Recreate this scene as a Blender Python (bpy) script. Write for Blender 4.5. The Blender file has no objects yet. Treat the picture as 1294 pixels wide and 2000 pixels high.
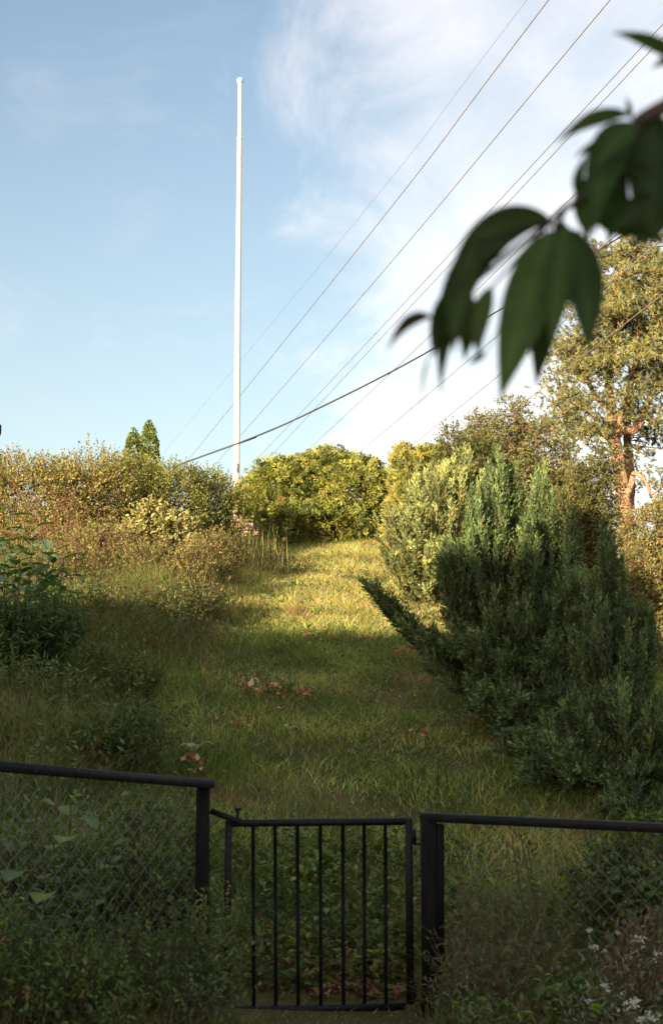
import bpy, math
import numpy as np
from mathutils import Vector

sc = bpy.context.scene
R = math.radians

# ------------------------------------------------------------------ camera
PITCH = R(7.8)
CAM = np.array([0.0, 0.0, 1.6])
cam_d = bpy.data.cameras.new("camera")
cam_d.sensor_fit = 'VERTICAL'
cam_d.sensor_height = 36.0
cam_d.sensor_width = 24.0
cam_d.lens = 50.0
cam_d.clip_start = 0.05
cam_d.clip_end = 4000.0
cam_d.dof.use_dof = True
cam_d.dof.focus_distance = 17.0
cam_d.dof.aperture_fstop = 4.8
cam = bpy.data.objects.new("camera", cam_d)
cam.location = CAM
cam.rotation_euler = (R(90) + PITCH, 0, 0)
sc.collection.objects.link(cam)
sc.camera = cam

# ------------------------------------------------------------------ light
SUN_AZ, SUN_EL = R(32), R(9)          # behind the camera, to the left, low
SUN_DIR = np.array([-math.sin(SUN_AZ) * math.cos(SUN_EL), -math.cos(SUN_AZ) * math.cos(SUN_EL), math.sin(SUN_EL)])
sun_d = bpy.data.lights.new("sun", 'SUN')
sun_d.energy = 5.0
sun_d.angle = R(0.55)
sun_d.color = (1.0, 0.80, 0.52)
sun = bpy.data.objects.new("sun", sun_d)
sun.rotation_euler = Vector(SUN_DIR).to_track_quat('Z', 'Y').to_euler()
sun.location = (-20, -30, 20)
sc.collection.objects.link(sun)

world = bpy.data.worlds.new("World")
sc.world = world
world.use_nodes = True
wn = world.node_tree
wn.nodes.clear()


def node(tree, kind, **kw):
    n = tree.nodes.new(kind)
    for k, v in kw.items():
        setattr(n, k, v)
    return n


def wmath(op, a, b=None, clamp=False):
    n = node(wn, 'ShaderNodeMath', operation=op, use_clamp=clamp)
    for i, v in enumerate((a, b)):
        if v is None:
            continue
        if isinstance(v, (int, float)):
            n.inputs[i].default_value = v
        else:
            wn.links.new(v, n.inputs[i])
    return n.outputs[0]


def smooth(x, lo, hi):
    n = node(wn, 'ShaderNodeMapRange', interpolation_type='SMOOTHSTEP')
    wn.links.new(x, n.inputs['Value'])
    n.inputs['From Min'].default_value = lo
    n.inputs['From Max'].default_value = hi
    return n.outputs['Result']


sky = node(wn, 'ShaderNodeTexSky', sky_type='NISHITA')
sky.sun_disc = False
sky.sun_rotation = math.atan2(SUN_DIR[0], SUN_DIR[1])
sky.sun_elevation = SUN_EL
sky.air_density = 1.0
sky.dust_density = 1.8
sky.ozone_density = 1.0
SKY_STRENGTH = 0.093
tc = node(wn, 'ShaderNodeTexCoord')
sep = node(wn, 'ShaderNodeSeparateXYZ')
wn.links.new(tc.outputs['Generated'], sep.inputs[0])
zc = wmath('ADD', wmath('MAXIMUM', sep.outputs[2], 0.0), 0.12)
u_ = wmath('DIVIDE', sep.outputs[0], zc)
v_ = wmath('DIVIDE', sep.outputs[1], zc)
comb = node(wn, 'ShaderNodeCombineXYZ')
wn.links.new(u_, comb.inputs[0]); wn.links.new(v_, comb.inputs[1])


def wnoise(scale, detail, rough, stretch=(1, 1, 1), off=(0, 0, 0), rot=0.0, distort=0.0):
    mp = node(wn, 'ShaderNodeMapping')
    mp.inputs['Scale'].default_value = stretch
    mp.inputs['Location'].default_value = off
    mp.inputs['Rotation'].default_value = (0, 0, rot)
    wn.links.new(comb.outputs[0], mp.inputs['Vector'])
    nz = node(wn, 'ShaderNodeTexNoise')
    nz.inputs['Scale'].default_value = scale
    nz.inputs['Detail'].default_value = detail
    nz.inputs['Roughness'].default_value = rough
    nz.inputs['Distortion'].default_value = distort
    wn.links.new(mp.outputs[0], nz.inputs['Vector'])
    return nz.outputs['Fac']


big = wnoise(1.7, 3, 0.5, (1.0, 0.7, 1), (3.1, 0.4, 0))
fine = wnoise(5.0, 8, 0.62, (1.0, 0.45, 1), (1.3, 2.7, 0), rot=R(24), distort=0.5)
wisp = wnoise(4.0, 7, 0.6, (0.8, 0.5, 1), (7.3, 1.7, 0), rot=R(-30), distort=0.7)
# long cirrus bands that run away from the viewer and repeat across the whole sky
bandx = wmath('ADD', u_, wmath('MULTIPLY', wmath('SUBTRACT', big, 0.5), 0.30))
bandx = wmath('ADD', bandx, wmath('MULTIPLY', wmath('SUBTRACT', fine, 0.5), 0.34))
wave = wmath('SINE', wmath('MULTIPLY', wmath('SUBTRACT', bandx, -0.06), 2 * math.pi / 1.9))
band = smooth(wave, -0.14, 0.50)
tex = smooth(fine, 0.25, 0.75)
cl = wmath('MULTIPLY', band, wmath('ADD', wmath('MULTIPLY', tex, 0.62), 0.55))
cl = wmath('MULTIPLY', cl, wmath('ADD', wmath('MULTIPLY', smooth(big, 0.30, 0.62), 0.28), 0.80))
w2 = wmath('MULTIPLY', smooth(wisp, 0.52, 0.85), 0.34)
cl = wmath('MAXIMUM', cl, w2)
# thin veil that thickens towards the horizon
veil = wmath('MULTIPLY', wmath('SUBTRACT', 1.0, smooth(sep.outputs[2], 0.05, 0.60)), 0.27)
cl = wmath('ADD', cl, veil)
# cirrus dims the blue behind it a little and adds its own scattered light
keep = wmath('SUBTRACT', 1.0, wmath('MULTIPLY', cl, 0.35, clamp=True))
dim = node(wn, 'ShaderNodeVectorMath', operation='SCALE')
wn.links.new(sky.outputs[0], dim.inputs[0]); wn.links.new(keep, dim.inputs['Scale'])
glow = node(wn, 'ShaderNodeVectorMath', operation='SCALE')
glow.inputs[0].default_value = (2.55, 2.22, 2.0)
wn.links.new(cl, glow.inputs['Scale'])
skyc = node(wn, 'ShaderNodeVectorMath', operation='ADD')
wn.links.new(dim.outputs[0], skyc.inputs[0]); wn.links.new(glow.outputs[0], skyc.inputs[1])
bg = node(wn, 'ShaderNodeBackground')
bg.inputs['Strength'].default_value = SKY_STRENGTH
wn.links.new(skyc.outputs[0], bg.inputs['Color'])
wout = node(wn, 'ShaderNodeOutputWorld')
wn.links.new(bg.outputs[0], wout.inputs['Surface'])

sc.view_settings.view_transform = 'Standard'
sc.view_settings.look = 'None'
sc.view_settings.exposure = 1.52
sc.view_settings.gamma = 1.0
sc.view_settings.use_curve_mapping = False
sc.render.engine = 'CYCLES'
sc.cycles.max_bounces = 8
sc.cycles.diffuse_bounces = 5
sc.cycles.transmission_bounces = 4
sc.cycles.transparent_max_bounces = 4
sc.cycles.use_denoising = True
sc.cycles.caustics_reflective = False
sc.cycles.caustics_refractive = False

# ------------------------------------------------------------------ helpers
rng = np.random.default_rng(20240611)
COL = sc.collection
FPX = 2778.0


def ray(px, py):
    u = (px - 647.0) / FPX
    v = (1000.0 - py) / FPX
    c, s = math.cos(PITCH), math.sin(PITCH)
    return np.array([u, c - v * s, s + v * c])


def W(px, py, Y):
    d = ray(px, py)
    return CAM + d * (Y / d[1])


_ph = np.random.default_rng(5).uniform(0, 6.28, 64)


def sn2(x, y, f=1.0, seed=0):
    """cheap smooth 2-D noise in about -1..1"""
    r = 0
    for i in range(5):
        a = 1.7 + seed * 0.73 + i * 2.399
        k = f * (1.0 + 0.55 * i)
        r = r + np.sin(k * (x * math.cos(a) + y * math.sin(a)) + _ph[(i + 5 * seed) % 64]
                       + 0.8 * np.sin(k * 0.7 * (y * math.cos(a) - x * math.sin(a)) + _ph[(i + 7 * seed + 9) % 64])) / (1 + 0.35 * i)
    return r / 2.4


def sn3(p, f=1.0, seed=0):
    return 0.6 * sn2(p[:, 0] + 0.6 * p[:, 2], p[:, 1] - 0.4 * p[:, 2], f, seed) + 0.6 * sn2(p[:, 2], p[:, 0] * 0.7 + p[:, 1] * 0.7, f, seed + 3)


def sstep(x, a, b):
    t = np.clip((x - a) / (b - a), 0, 1)
    return t * t * (3 - 2 * t)


def H(x, y):
    x = np.asarray(x, float); y = np.asarray(y, float)
    t = y - 7.2
    soft = 0.25
    ramp = soft * np.logaddexp(0, t / soft)
    hill = 0.252 * np.minimum(ramp, 17.8)
    over = np.maximum(y - 25.0, 0)
    hill = hill + 0.252 * 2.2 * (1 - np.exp(-over / 2.2)) - 0.012 * np.maximum(over - 8, 0)
    hill = np.where(y > 140, np.minimum(hill, 3.4), hill)
    edge = sstep(y, 6.4, 8.5)
    left = 0.22 * sstep(-x, 0.5, 2.2) * sstep(y, 5.6, 7.5)
    bump = (0.035 * sn2(x, y, 0.7, 1) + 0.02 * sn2(x, y, 2.1, 2)) * edge
    drop = 3.6 * sstep(x - 0.125 * np.minimum(y, 40), 0.55, 3.4) * sstep(y, 13.8, 19.5)
    return hill + left * (y < 60) + bump * (y < 80) - drop * (1 - sstep(y, 60, 140))


def G(px, py):
    """where the ray through a pixel meets the slope"""
    d = ray(px, py)
    for Y in np.arange(5.0, 40.0, 0.04):
        p = CAM + d * (Y / d[1])
        if p[2] <= H(p[0], p[1]):
            return np.array([p[0], p[1], float(H(p[0], p[1]))])
    p = CAM + d * (26.0 / d[1])
    return np.array([p[0], p[1], float(H(p[0], p[1]))])


def on_ground(px, Y):
    x = (px - 647.0) / FPX * Y / math.cos(PITCH)
    return np.array([x, Y, float(H(x, Y))])


def norm(a):
    return a / np.maximum(np.linalg.norm(a, axis=-1, keepdims=True), 1e-9)


def rand_dir(n):
    return norm(rng.normal(size=(n, 3)))


class Geo:
    def __init__(self):
        self.V, self.T, self.Q, self.C = [], [], [], []
        self.n = 0

    def add(self, V, T=None, Q=None, C=None):
        V = np.asarray(V, float).reshape(-1, 3)
        if T is not None:
            self.T.append(np.asarray(T, int).reshape(-1, 3) + self.n)
        if Q is not None:
            self.Q.append(np.asarray(Q, int).reshape(-1, 4) + self.n)
        if C is None:
            C = np.tile([0.1, 0.1, 0.1], (len(V), 1))
        C = np.asarray(C, float)
        if C.ndim == 1:
            C = np.tile(C, (len(V), 1))
        self.V.append(V); self.C.append(C)
        self.n += len(V)

    def build(self, name, mat, parent=None, origin=None, smooth=False, colour=True):
        V = np.concatenate(self.V) if self.V else np.zeros((0, 3))
        T = np.concatenate(self.T) if self.T else np.zeros((0, 3), int)
        Q = np.concatenate(self.Q) if self.Q else np.zeros((0, 4), int)
        if origin is not None:
            V = V - np.asarray(origin)
        me = bpy.data.meshes.new(name)
        me.vertices.add(len(V))
        me.vertices.foreach_set("co", V.astype(np.float32).ravel())
        nl = len(T) * 3 + len(Q) * 4
        me.loops.add(nl)
        me.loops.foreach_set("vertex_index", np.concatenate([T.ravel(), Q.ravel()]).astype(np.int32))
        me.polygons.add(len(T) + len(Q))
        ls = np.concatenate([np.arange(len(T)) * 3, len(T) * 3 + np.arange(len(Q)) * 4]).astype(np.int32)
        me.polygons.foreach_set("loop_start", ls)
        if smooth:
            me.polygons.foreach_set("use_smooth", np.ones(len(T) + len(Q), bool))
        if colour:
            ca = me.color_attributes.new("tint", 'FLOAT_COLOR', 'POINT')
            C = np.concatenate(self.C)
            ca.data.foreach_set("color", np.hstack([C, np.ones((len(C), 1))]).astype(np.float32).ravel())
        me.update(calc_edges=True)
        me.materials.append(mat)
        o = bpy.data.objects.new(name, me)
        COL.objects.link(o)
        if parent is not None:
            o.parent = parent
        elif origin is not None:
            o.location = origin
        return o


def empty(name, loc, label=None, cat=None, group=None):
    e = bpy.data.objects.new(name, None)
    e.empty_display_size = 0.2
    e.location = loc
    COL.objects.link(e)
    tag(e, label, cat, group)
    return e


def tag(o, label=None, cat=None, group=None, kind=None):
    for k, v in (("label", label), ("category", cat), ("group", group), ("kind", kind)):
        if v:
            o[k] = v
    return o


GAIN = 1.6


def palette(n, cols, jit=0.22):
    """per-leaf colours from (r,g,b,weight) rows"""
    cols = np.asarray(cols, float)
    w = cols[:, 3] / cols[:, 3].sum()
    c = cols[rng.choice(len(cols), n, p=w), :3]
    c = np.minimum(c * GAIN, 0.5) + 0.006
    return c * rng.uniform(1 - jit, 1 + jit, (n, 1)) * rng.uniform(0.93, 1.07, (n, 3))


def leaves(g, P, A, N, L, Wd, C, fold=0.25, six=True, curl=0.15):
    """two-halved leaves (six) or single diamonds"""
    n = len(P)
    A = norm(A)
    B = norm(np.cross(A, N))
    N = norm(np.cross(B, A))
    L = np.broadcast_to(np.asarray(L, float), (n,))[:, None]
    Wd = np.broadcast_to(np.asarray(Wd, float), (n,))[:, None]
    if six == 'tri':
        v = np.stack([P + B * Wd * 0.5, P + A * L, P - B * Wd * 0.5], 1)
        b = np.arange(n)[:, None] * 3
        g.add(v.reshape(-1, 3), T=b + np.array([0, 1, 2]), C=np.repeat(C, 3, 0))
    elif six:
        up = N * (Wd * fold)
        dn = -N * (L * curl)
        v = np.stack([P,
                      P + A * L * 0.30 + B * Wd * 0.46 + up,
                      P + A * L * 0.68 + B * Wd * 0.40 + up + dn * 0.4,
                      P + A * L + dn,
                      P + A * L * 0.68 - B * Wd * 0.40 + up + dn * 0.4,
                      P + A * L * 0.30 - B * Wd * 0.46 + up], 1)
        b = np.arange(n)[:, None] * 6
        q = np.concatenate([b + np.array([0, 1, 2, 3]), b + np.array([0, 3, 4, 5])], 0)
        g.add(v.reshape(-1, 3), Q=q, C=np.repeat(C, 6, 0))
    else:
        v = np.stack([P, P + A * L * 0.45 + B * Wd * 0.5, P + A * L, P + A * L * 0.45 - B * Wd * 0.5], 1)
        b = np.arange(n)[:, None] * 4
        g.add(v.reshape(-1, 3), Q=b + np.array([0, 1, 2, 3]), C=np.repeat(C, 4, 0))


def tubes(g, paths, radii, C, sides=3):
    """paths (N,K,3), radii (N,K): N tubes at once"""
    paths = np.asarray(paths, float); radii = np.asarray(radii, float)
    n, k, _ = paths.shape
    t = norm(np.gradient(paths, axis=1))
    ref = np.where(np.abs(t[..., 2:3]) > 0.9, np.array([1.0, 0, 0]), np.array([0, 0, 1.0]))
    b = norm(np.cross(t, ref)); c = np.cross(b, t)
    ang = np.arange(sides) * 2 * math.pi / sides
    ring = (paths[:, :, None, :] + radii[:, :, None, None] *
            (np.cos(ang)[None, None, :, None] * b[:, :, None, :] + np.sin(ang)[None, None, :, None] * c[:, :, None, :]))
    V = ring.reshape(-1, 3)
    base = (np.arange(n) * k * sides)[:, None, None]
    i = (np.arange(k - 1) * sides)[None, :, None]
    j = np.arange(sides)[None, None, :]
    j2 = (j + 1) % sides
    q = np.stack([base + i + j, base + i + j2, base + i + sides + j2, base + i + sides + j], -1).reshape(-1, 4)
    C = np.asarray(C, float)
    if C.ndim == 1:
        C = np.tile(C, (len(V), 1))
    else:
        C = np.repeat(C, k * sides, 0)
    g.add(V, Q=q, C=C)
    if sides > 3:   # end caps
        for e in (0, k - 1):
            T = []
            for m in range(n):
                o = m * k * sides + e * sides
                for s in range(1, sides - 1):
                    T.append((o, o + s, o + s + 1))
            g.T.append(np.array(T, int) + g.n - len(V))


def bez(p0, p1, p2, k):
    t = np.linspace(0, 1, k)[None, :, None]
    return (1 - t) ** 2 * p0[:, None] + 2 * t * (1 - t) * p1[:, None] + t * t * p2[:, None]


def catmull(pts, k):
    pts = np.asarray(pts, float)
    P = np.vstack([2 * pts[0] - pts[1], pts, 2 * pts[-1] - pts[-2]])
    out = []
    for i in range(1, len(P) - 2):
        for t in np.linspace(0, 1, k, endpoint=False):
            a, b, c, d = P[i - 1], P[i], P[i + 1], P[i + 2]
            out.append(0.5 * (2 * b + (c - a) * t + (2 * a - 5 * b + 4 * c - d) * t * t + (3 * b - a - 3 * c + d) * t ** 3))
    out.append(P[-2])
    return np.array(out)


def box(g, c, s, C=(0.1, 0.1, 0.1), rot=None, bev=0.0):
    """box with centre c, full size s, chamfered along its vertical edges when bev"""
    c = np.asarray(c, float); h = np.asarray(s, float) / 2
    if bev <= 0:
        V = np.array([[x, y, z] for z in (-1, 1) for y in (-1, 1) for x in (-1, 1)]) * h
        Q = [(0, 2, 3, 1), (4, 5, 7, 6), (0, 1, 5, 4), (2, 6, 7, 3), (0, 4, 6, 2), (1, 3, 7, 5)]
    else:
        b = bev
        o = [(-h[0] + b, -h[1]), (h[0] - b, -h[1]), (h[0], -h[1] + b), (h[0], h[1] - b), (h[0] - b, h[1]), (-h[0] + b, h[1]), (-h[0], h[1] - b), (-h[0], -h[1] + b)]
        V = np.array([(x, y, -h[2]) for x, y in o] + [(x, y, h[2] - b) for x, y in o] +
                     [(x * (1 - b / h[0]), y * (1 - b / h[1]), h[2]) for x, y in o])
        Q = []
        for l in (0, 8):
            for i in range(8):
                j = (i + 1) % 8
                Q.append((l + i, l + j, l + 8 + j, l + 8 + i))
        for l, f in ((0, -1), (16, 1)):
            for a, b_, c_, d in ((0, 1, 2, 7), (2, 3, 6, 7), (3, 4, 5, 6)):
                q = (l + a, l + b_, l + c_, l + d)
                Q.append(q if f > 0 else q[::-1])
    if rot is not None:
        V = V @ np.asarray(rot).T
    g.add(V + c, Q=Q, C=np.asarray(C, float))


def bar(g, p0, p1, w, h, C=(0.1, 0.1, 0.1), bev=0.004):
    """rectangular bar from p0 to p1 (w across, h along the up side)"""
    p0 = np.asarray(p0, float); p1 = np.asarray(p1, float)
    z = p1 - p0; L = np.linalg.norm(z); z = z / L
    up = np.array([0, 0, 1.0]) if abs(z[2]) < 0.9 else np.array([0, 1.0, 0])
    x = norm(np.cross(up, z)); y = np.cross(z, x)
    box(g, (p0 + p1) / 2, (w, h, L), C, np.stack([x, y, z], 1), bev)


# ------------------------------------------------------------------ materials
def mat_leaf(name, rough=0.5, spec=0.35, trans=0.28, warm=(1.15, 1.2, 0.45)):
    m = bpy.data.materials.new(name); m.use_nodes = True
    t = m.node_tree; t.nodes.clear()
    a = node(t, 'ShaderNodeAttribute', attribute_name='tint')
    tcn = node(t, 'ShaderNodeTexCoord')
    nz = node(t, 'ShaderNodeTexNoise'); nz.inputs['Scale'].default_value = 35; nz.inputs['Detail'].default_value = 3
    t.links.new(tcn.outputs['Object'], nz.inputs['Vector'])
    mr = node(t, 'ShaderNodeMapRange'); mr.inputs['To Min'].default_value = 0.72; mr.inputs['To Max'].default_value = 1.28
    t.links.new(nz.outputs['Fac'], mr.inputs['Value'])
    mx = node(t, 'ShaderNodeMix', data_type='RGBA', blend_type='MULTIPLY'); mx.inputs['Factor'].default_value = 1
    t.links.new(a.outputs['Color'], mx.inputs[6]); t.links.new(mr.outputs[0], mx.inputs[7])
    p = node(t, 'ShaderNodeBsdfPrincipled')
    p.inputs['Roughness'].default_value = rough
    p.inputs['Specular IOR Level'].default_value = spec
    t.links.new(mx.outputs[2], p.inputs['Base Color'])
    tr = node(t, 'ShaderNodeBsdfTranslucent')
    m2 = node(t, 'ShaderNodeMix', data_type='RGBA', blend_type='MULTIPLY'); m2.inputs['Factor'].default_value = 1
    t.links.new(mx.outputs[2], m2.inputs[6]); m2.inputs[7].default_value = (*warm, 1)
    t.links.new(m2.outputs[2], tr.inputs['Color'])
    ms = node(t, 'ShaderNodeMixShader'); ms.inputs[0].default_value = trans
    t.links.new(p.outputs[0], ms.inputs[1]); t.links.new(tr.outputs[0], ms.inputs[2])
    o = node(t, 'ShaderNodeOutputMaterial'); t.links.new(ms.outputs[0], o.inputs['Surface'])
    return m


def mat_solid(name, c1, c2, scale=8, rough=0.6, metal=0.0, bump=0.0, spots=None, spot_amt=0.62, spec=0.5, stretch=(1, 1, 1), detail=5):
    """two-colour noise, optional spots of a third colour, fine relief"""
    m = bpy.data.materials.new(name); m.use_nodes = True
    t = m.node_tree; p = t.nodes['Principled BSDF']
    tcn = node(t, 'ShaderNodeTexCoord')
    mp = node(t, 'ShaderNodeMapping'); mp.inputs['Scale'].default_value = stretch
    t.links.new(tcn.outputs['Object'], mp.inputs['Vector'])
    nz = node(t, 'ShaderNodeTexNoise'); nz.inputs['Scale'].default_value = scale; nz.inputs['Detail'].default_value = detail; nz.inputs['Roughness'].default_value = 0.6
    t.links.new(mp.outputs[0], nz.inputs['Vector'])
    cr = node(t, 'ShaderNodeValToRGB')
    cr.color_ramp.elements[0].position = 0.32; cr.color_ramp.elements[0].color = (*c1, 1)
    cr.color_ramp.elements[1].position = 0.68; cr.color_ramp.elements[1].color = (*c2, 1)
    t.links.new(nz.outputs['Fac'], cr.inputs[0])
    col = cr.outputs[0]
    if spots is not None:
        n2 = node(t, 'ShaderNodeTexNoise'); n2.inputs['Scale'].default_value = scale * 2.3; n2.inputs['Detail'].default_value = 6
        t.links.new(mp.outputs[0], n2.inputs['Vector'])
        mr = node(t, 'ShaderNodeMapRange'); mr.inputs['From Min'].default_value = spot_amt; mr.inputs['From Max'].default_value = spot_amt + 0.06
        t.links.new(n2.outputs['Fac'], mr.inputs['Value'])
        mx = node(t, 'ShaderNodeMix', data_type='RGBA')
        t.links.new(mr.outputs[0], mx.inputs['Factor']); t.links.new(col, mx.inputs[6]); mx.inputs[7].default_value = (*spots, 1)
        col = mx.outputs[2]
    t.links.new(col, p.inputs['Base Color'])
    p.inputs['Roughness'].default_value = rough
    p.inputs['Metallic'].default_value = metal
    p.inputs['Specular IOR Level'].default_value = spec
    if bump:
        b = node(t, 'ShaderNodeBump'); b.inputs['Strength'].default_value = bump; b.inputs['Distance'].default_value = 0.02
        t.links.new(nz.outputs['Fac'], b.inputs['Height']); t.links.new(b.outputs[0], p.inputs['Normal'])
    return m


M_LEAF = mat_leaf("leaf_matte", 0.6, 0.25, 0.32)
M_GLOSS = mat_leaf("leaf_glossy", 0.38, 0.5, 0.25)
M_NEEDLE = mat_leaf("needle", 0.6, 0.25, 0.10)
M_GRASS = mat_leaf("grass_blade", 0.55, 0.3, 0.42)
M_PETAL = mat_leaf("petal", 0.7, 0.2, 0.25, warm=(1, 1, 1))
M_DRY = mat_leaf("dry_leaf", 0.75, 0.15, 0.12, warm=(1.1, 0.9, 0.6))
M_TWIG = mat_leaf("twig_bark", 0.8, 0.15, 0.0)
M_BARK = mat_solid("bark_brown", (0.06, 0.042, 0.03), (0.14, 0.10, 0.075), 22, 0.9, bump=0.8, stretch=(1, 1, 0.25))
M_PINEBARK = mat_solid("bark_orange", (0.24, 0.13, 0.085), (0.42, 0.25, 0.175), 11, 0.9, bump=1.0, spots=(0.13, 0.075, 0.055), spot_amt=0.55, stretch=(1, 1, 0.35), spec=0.2)
M_BLACK = mat_solid("black_paint", (0.006, 0.006, 0.007), (0.014, 0.014, 0.017), 30, 0.5, bump=0.15, spots=(0.10, 0.05, 0.03), spot_amt=0.645, spec=0.18)
M_BLACKWOOD = mat_solid("black_stained_post", (0.006, 0.006, 0.006), (0.015, 0.014, 0.014), 25, 0.7, bump=0.5, spots=(0.05, 0.05, 0.05), spot_amt=0.72, stretch=(1, 1, 0.15), spec=0.08)
M_WIRE = mat_solid("galvanised_wire", (0.10, 0.105, 0.105), (0.22, 0.225, 0.22), 60, 0.55, metal=0.4)
M_POLE = mat_solid("white_pole_paint", (0.50, 0.49, 0.47), (0.60, 0.59, 0.56), 3, 0.45, spots=(0.36, 0.32, 0.27), spot_amt=0.70, stretch=(3, 3, 0.5), spec=0.3)
M_LINE = mat_solid("aluminium_line", (0.24, 0.20, 0.17), (0.33, 0.28, 0.24), 2, 0.6, metal=0.2)
M_CABLE = mat_solid("black_cable", (0.012, 0.012, 0.013), (0.03, 0.03, 0.03), 12, 0.55)
M_RUST = mat_solid("rusted_steel", (0.012, 0.01, 0.01), (0.20, 0.075, 0.04), 55, 0.8, bump=0.4)
M_STONE = mat_solid("grey_stone", (0.16, 0.16, 0.145), (0.33, 0.33, 0.30), 14, 0.85, bump=0.5)


def mat_ground():
    m = bpy.data.materials.new("meadow_soil"); m.use_nodes = True
    t = m.node_tree; p = t.nodes['Principled BSDF']
    tcn = node(t, 'ShaderNodeTexCoord')
    n1 = node(t, 'ShaderNodeTexNoise'); n1.inputs['Scale'].default_value = 0.9; n1.inputs['Detail'].default_value = 6
    n2 = node(t, 'ShaderNodeTexNoise'); n2.inputs['Scale'].default_value = 26; n2.inputs['Detail'].default_value = 8; n2.inputs['Roughness'].default_value = 0.7
    for n in (n1, n2):
        t.links.new(tcn.outputs['Object'], n.inputs['Vector'])
    c1 = node(t, 'ShaderNodeValToRGB')
    e = c1.color_ramp.elements
    e[0].position = 0.30; e[0].color = (0.050, 0.055, 0.018, 1)
    e[1].position = 0.70; e[1].color = (0.17, 0.125, 0.06, 1)
    k = e.new(0.5); k.color = (0.09, 0.09, 0.03, 1)
    t.links.new(n1.outputs['Fac'], c1.inputs[0])
    mr = node(t, 'ShaderNodeMapRange'); mr.inputs['To Min'].default_value = 0.45; mr.inputs['To Max'].default_value = 1.5
    t.links.new(n2.outputs['Fac'], mr.inputs['Value'])
    mx = node(t, 'ShaderNodeMix', data_type='RGBA', blend_type='MULTIPLY'); mx.inputs['Factor'].default_value = 1
    t.links.new(c1.outputs[0], mx.inputs[6]); t.links.new(mr.outputs[0], mx.inputs[7])
    t.links.new(mx.outputs[2], p.inputs['Base Color'])
    p.inputs['Roughness'].default_value = 0.95
    p.inputs['Specular IOR Level'].default_value = 0.1
    b = node(t, 'ShaderNodeBump'); b.inputs['Strength'].default_value = 0.8; b.inputs['Distance'].default_value = 0.04
    t.links.new(n2.outputs['Fac'], b.inputs['Height']); t.links.new(b.outputs[0], p.inputs['Normal'])
    return m


# ------------------------------------------------------------------ ground
xs = np.concatenate([-np.geomspace(2500, 14, 22), np.linspace(-13, 13, 131), np.geomspace(14, 2500, 22)])
ys = np.concatenate([-np.geomspace(2500, 6, 22), np.linspace(-5, 33, 191), np.geomspace(34, 2500, 24)])
X, Y = np.meshgrid(xs, ys)
gg = Geo()
nx, ny = len(xs), len(ys)
idx = np.arange(nx * ny).reshape(ny, nx)
gg.add(np.stack([X, Y, H(X, Y)], -1).reshape(-1, 3),
       Q=np.stack([idx[:-1, :-1], idx[:-1, 1:], idx[1:, 1:], idx[1:, :-1]], -1).reshape(-1, 4))
ground = gg.build("ground", mat_ground(), smooth=True, colour=False)
tag(ground, "grassy slope that rises from the fence to the ridge", "ground", kind="structure")

# gravel road on which the photographer stands
gr = Geo()
rx = np.linspace(-60, 60, 61)
ry = np.array([-2.6, -2.3, 0.0, 2.4, 4.6, 4.9])
rz = np.array([0.004, 0.03, 0.05, 0.05, 0.03, 0.004])
V = np.array([[x, y, z] for y, z in zip(ry, rz) for x in rx])
ii = np.arange(len(V)).reshape(len(ry), len(rx))
gr.add(V, Q=np.stack([ii[:-1, :-1], ii[:-1, 1:], ii[1:, 1:], ii[1:, :-1]], -1).reshape(-1, 4))
road = gr.build("gravel_road", mat_solid("gravel", (0.10, 0.095, 0.085), (0.24, 0.225, 0.2), 60, 0.95, bump=0.6, detail=8), colour=False)
tag(road, "pale gravel lane running past the garden fence", "road", kind="structure")


# ------------------------------------------------------------------ neighbour's houses
def plain(name, mat, parent, fn):
    g = Geo(); fn(g)
    return g.build(name, mat, parent, colour=False)


M_BOARD = mat_solid("painted_boards", (0.30, 0.27, 0.20), (0.38, 0.34, 0.26), 6, 0.7)
M_TILE = mat_solid("roof_tile", (0.035, 0.03, 0.03), (0.07, 0.06, 0.055), 12, 0.75, bump=0.3)
M_GLASS = mat_solid("window_glass", (0.02, 0.025, 0.03), (0.03, 0.035, 0.04), 2, 0.08)
M_TRIM = mat_solid("white_trim", (0.72, 0.71, 0.68), (0.8, 0.79, 0.76), 8, 0.6)


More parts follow.
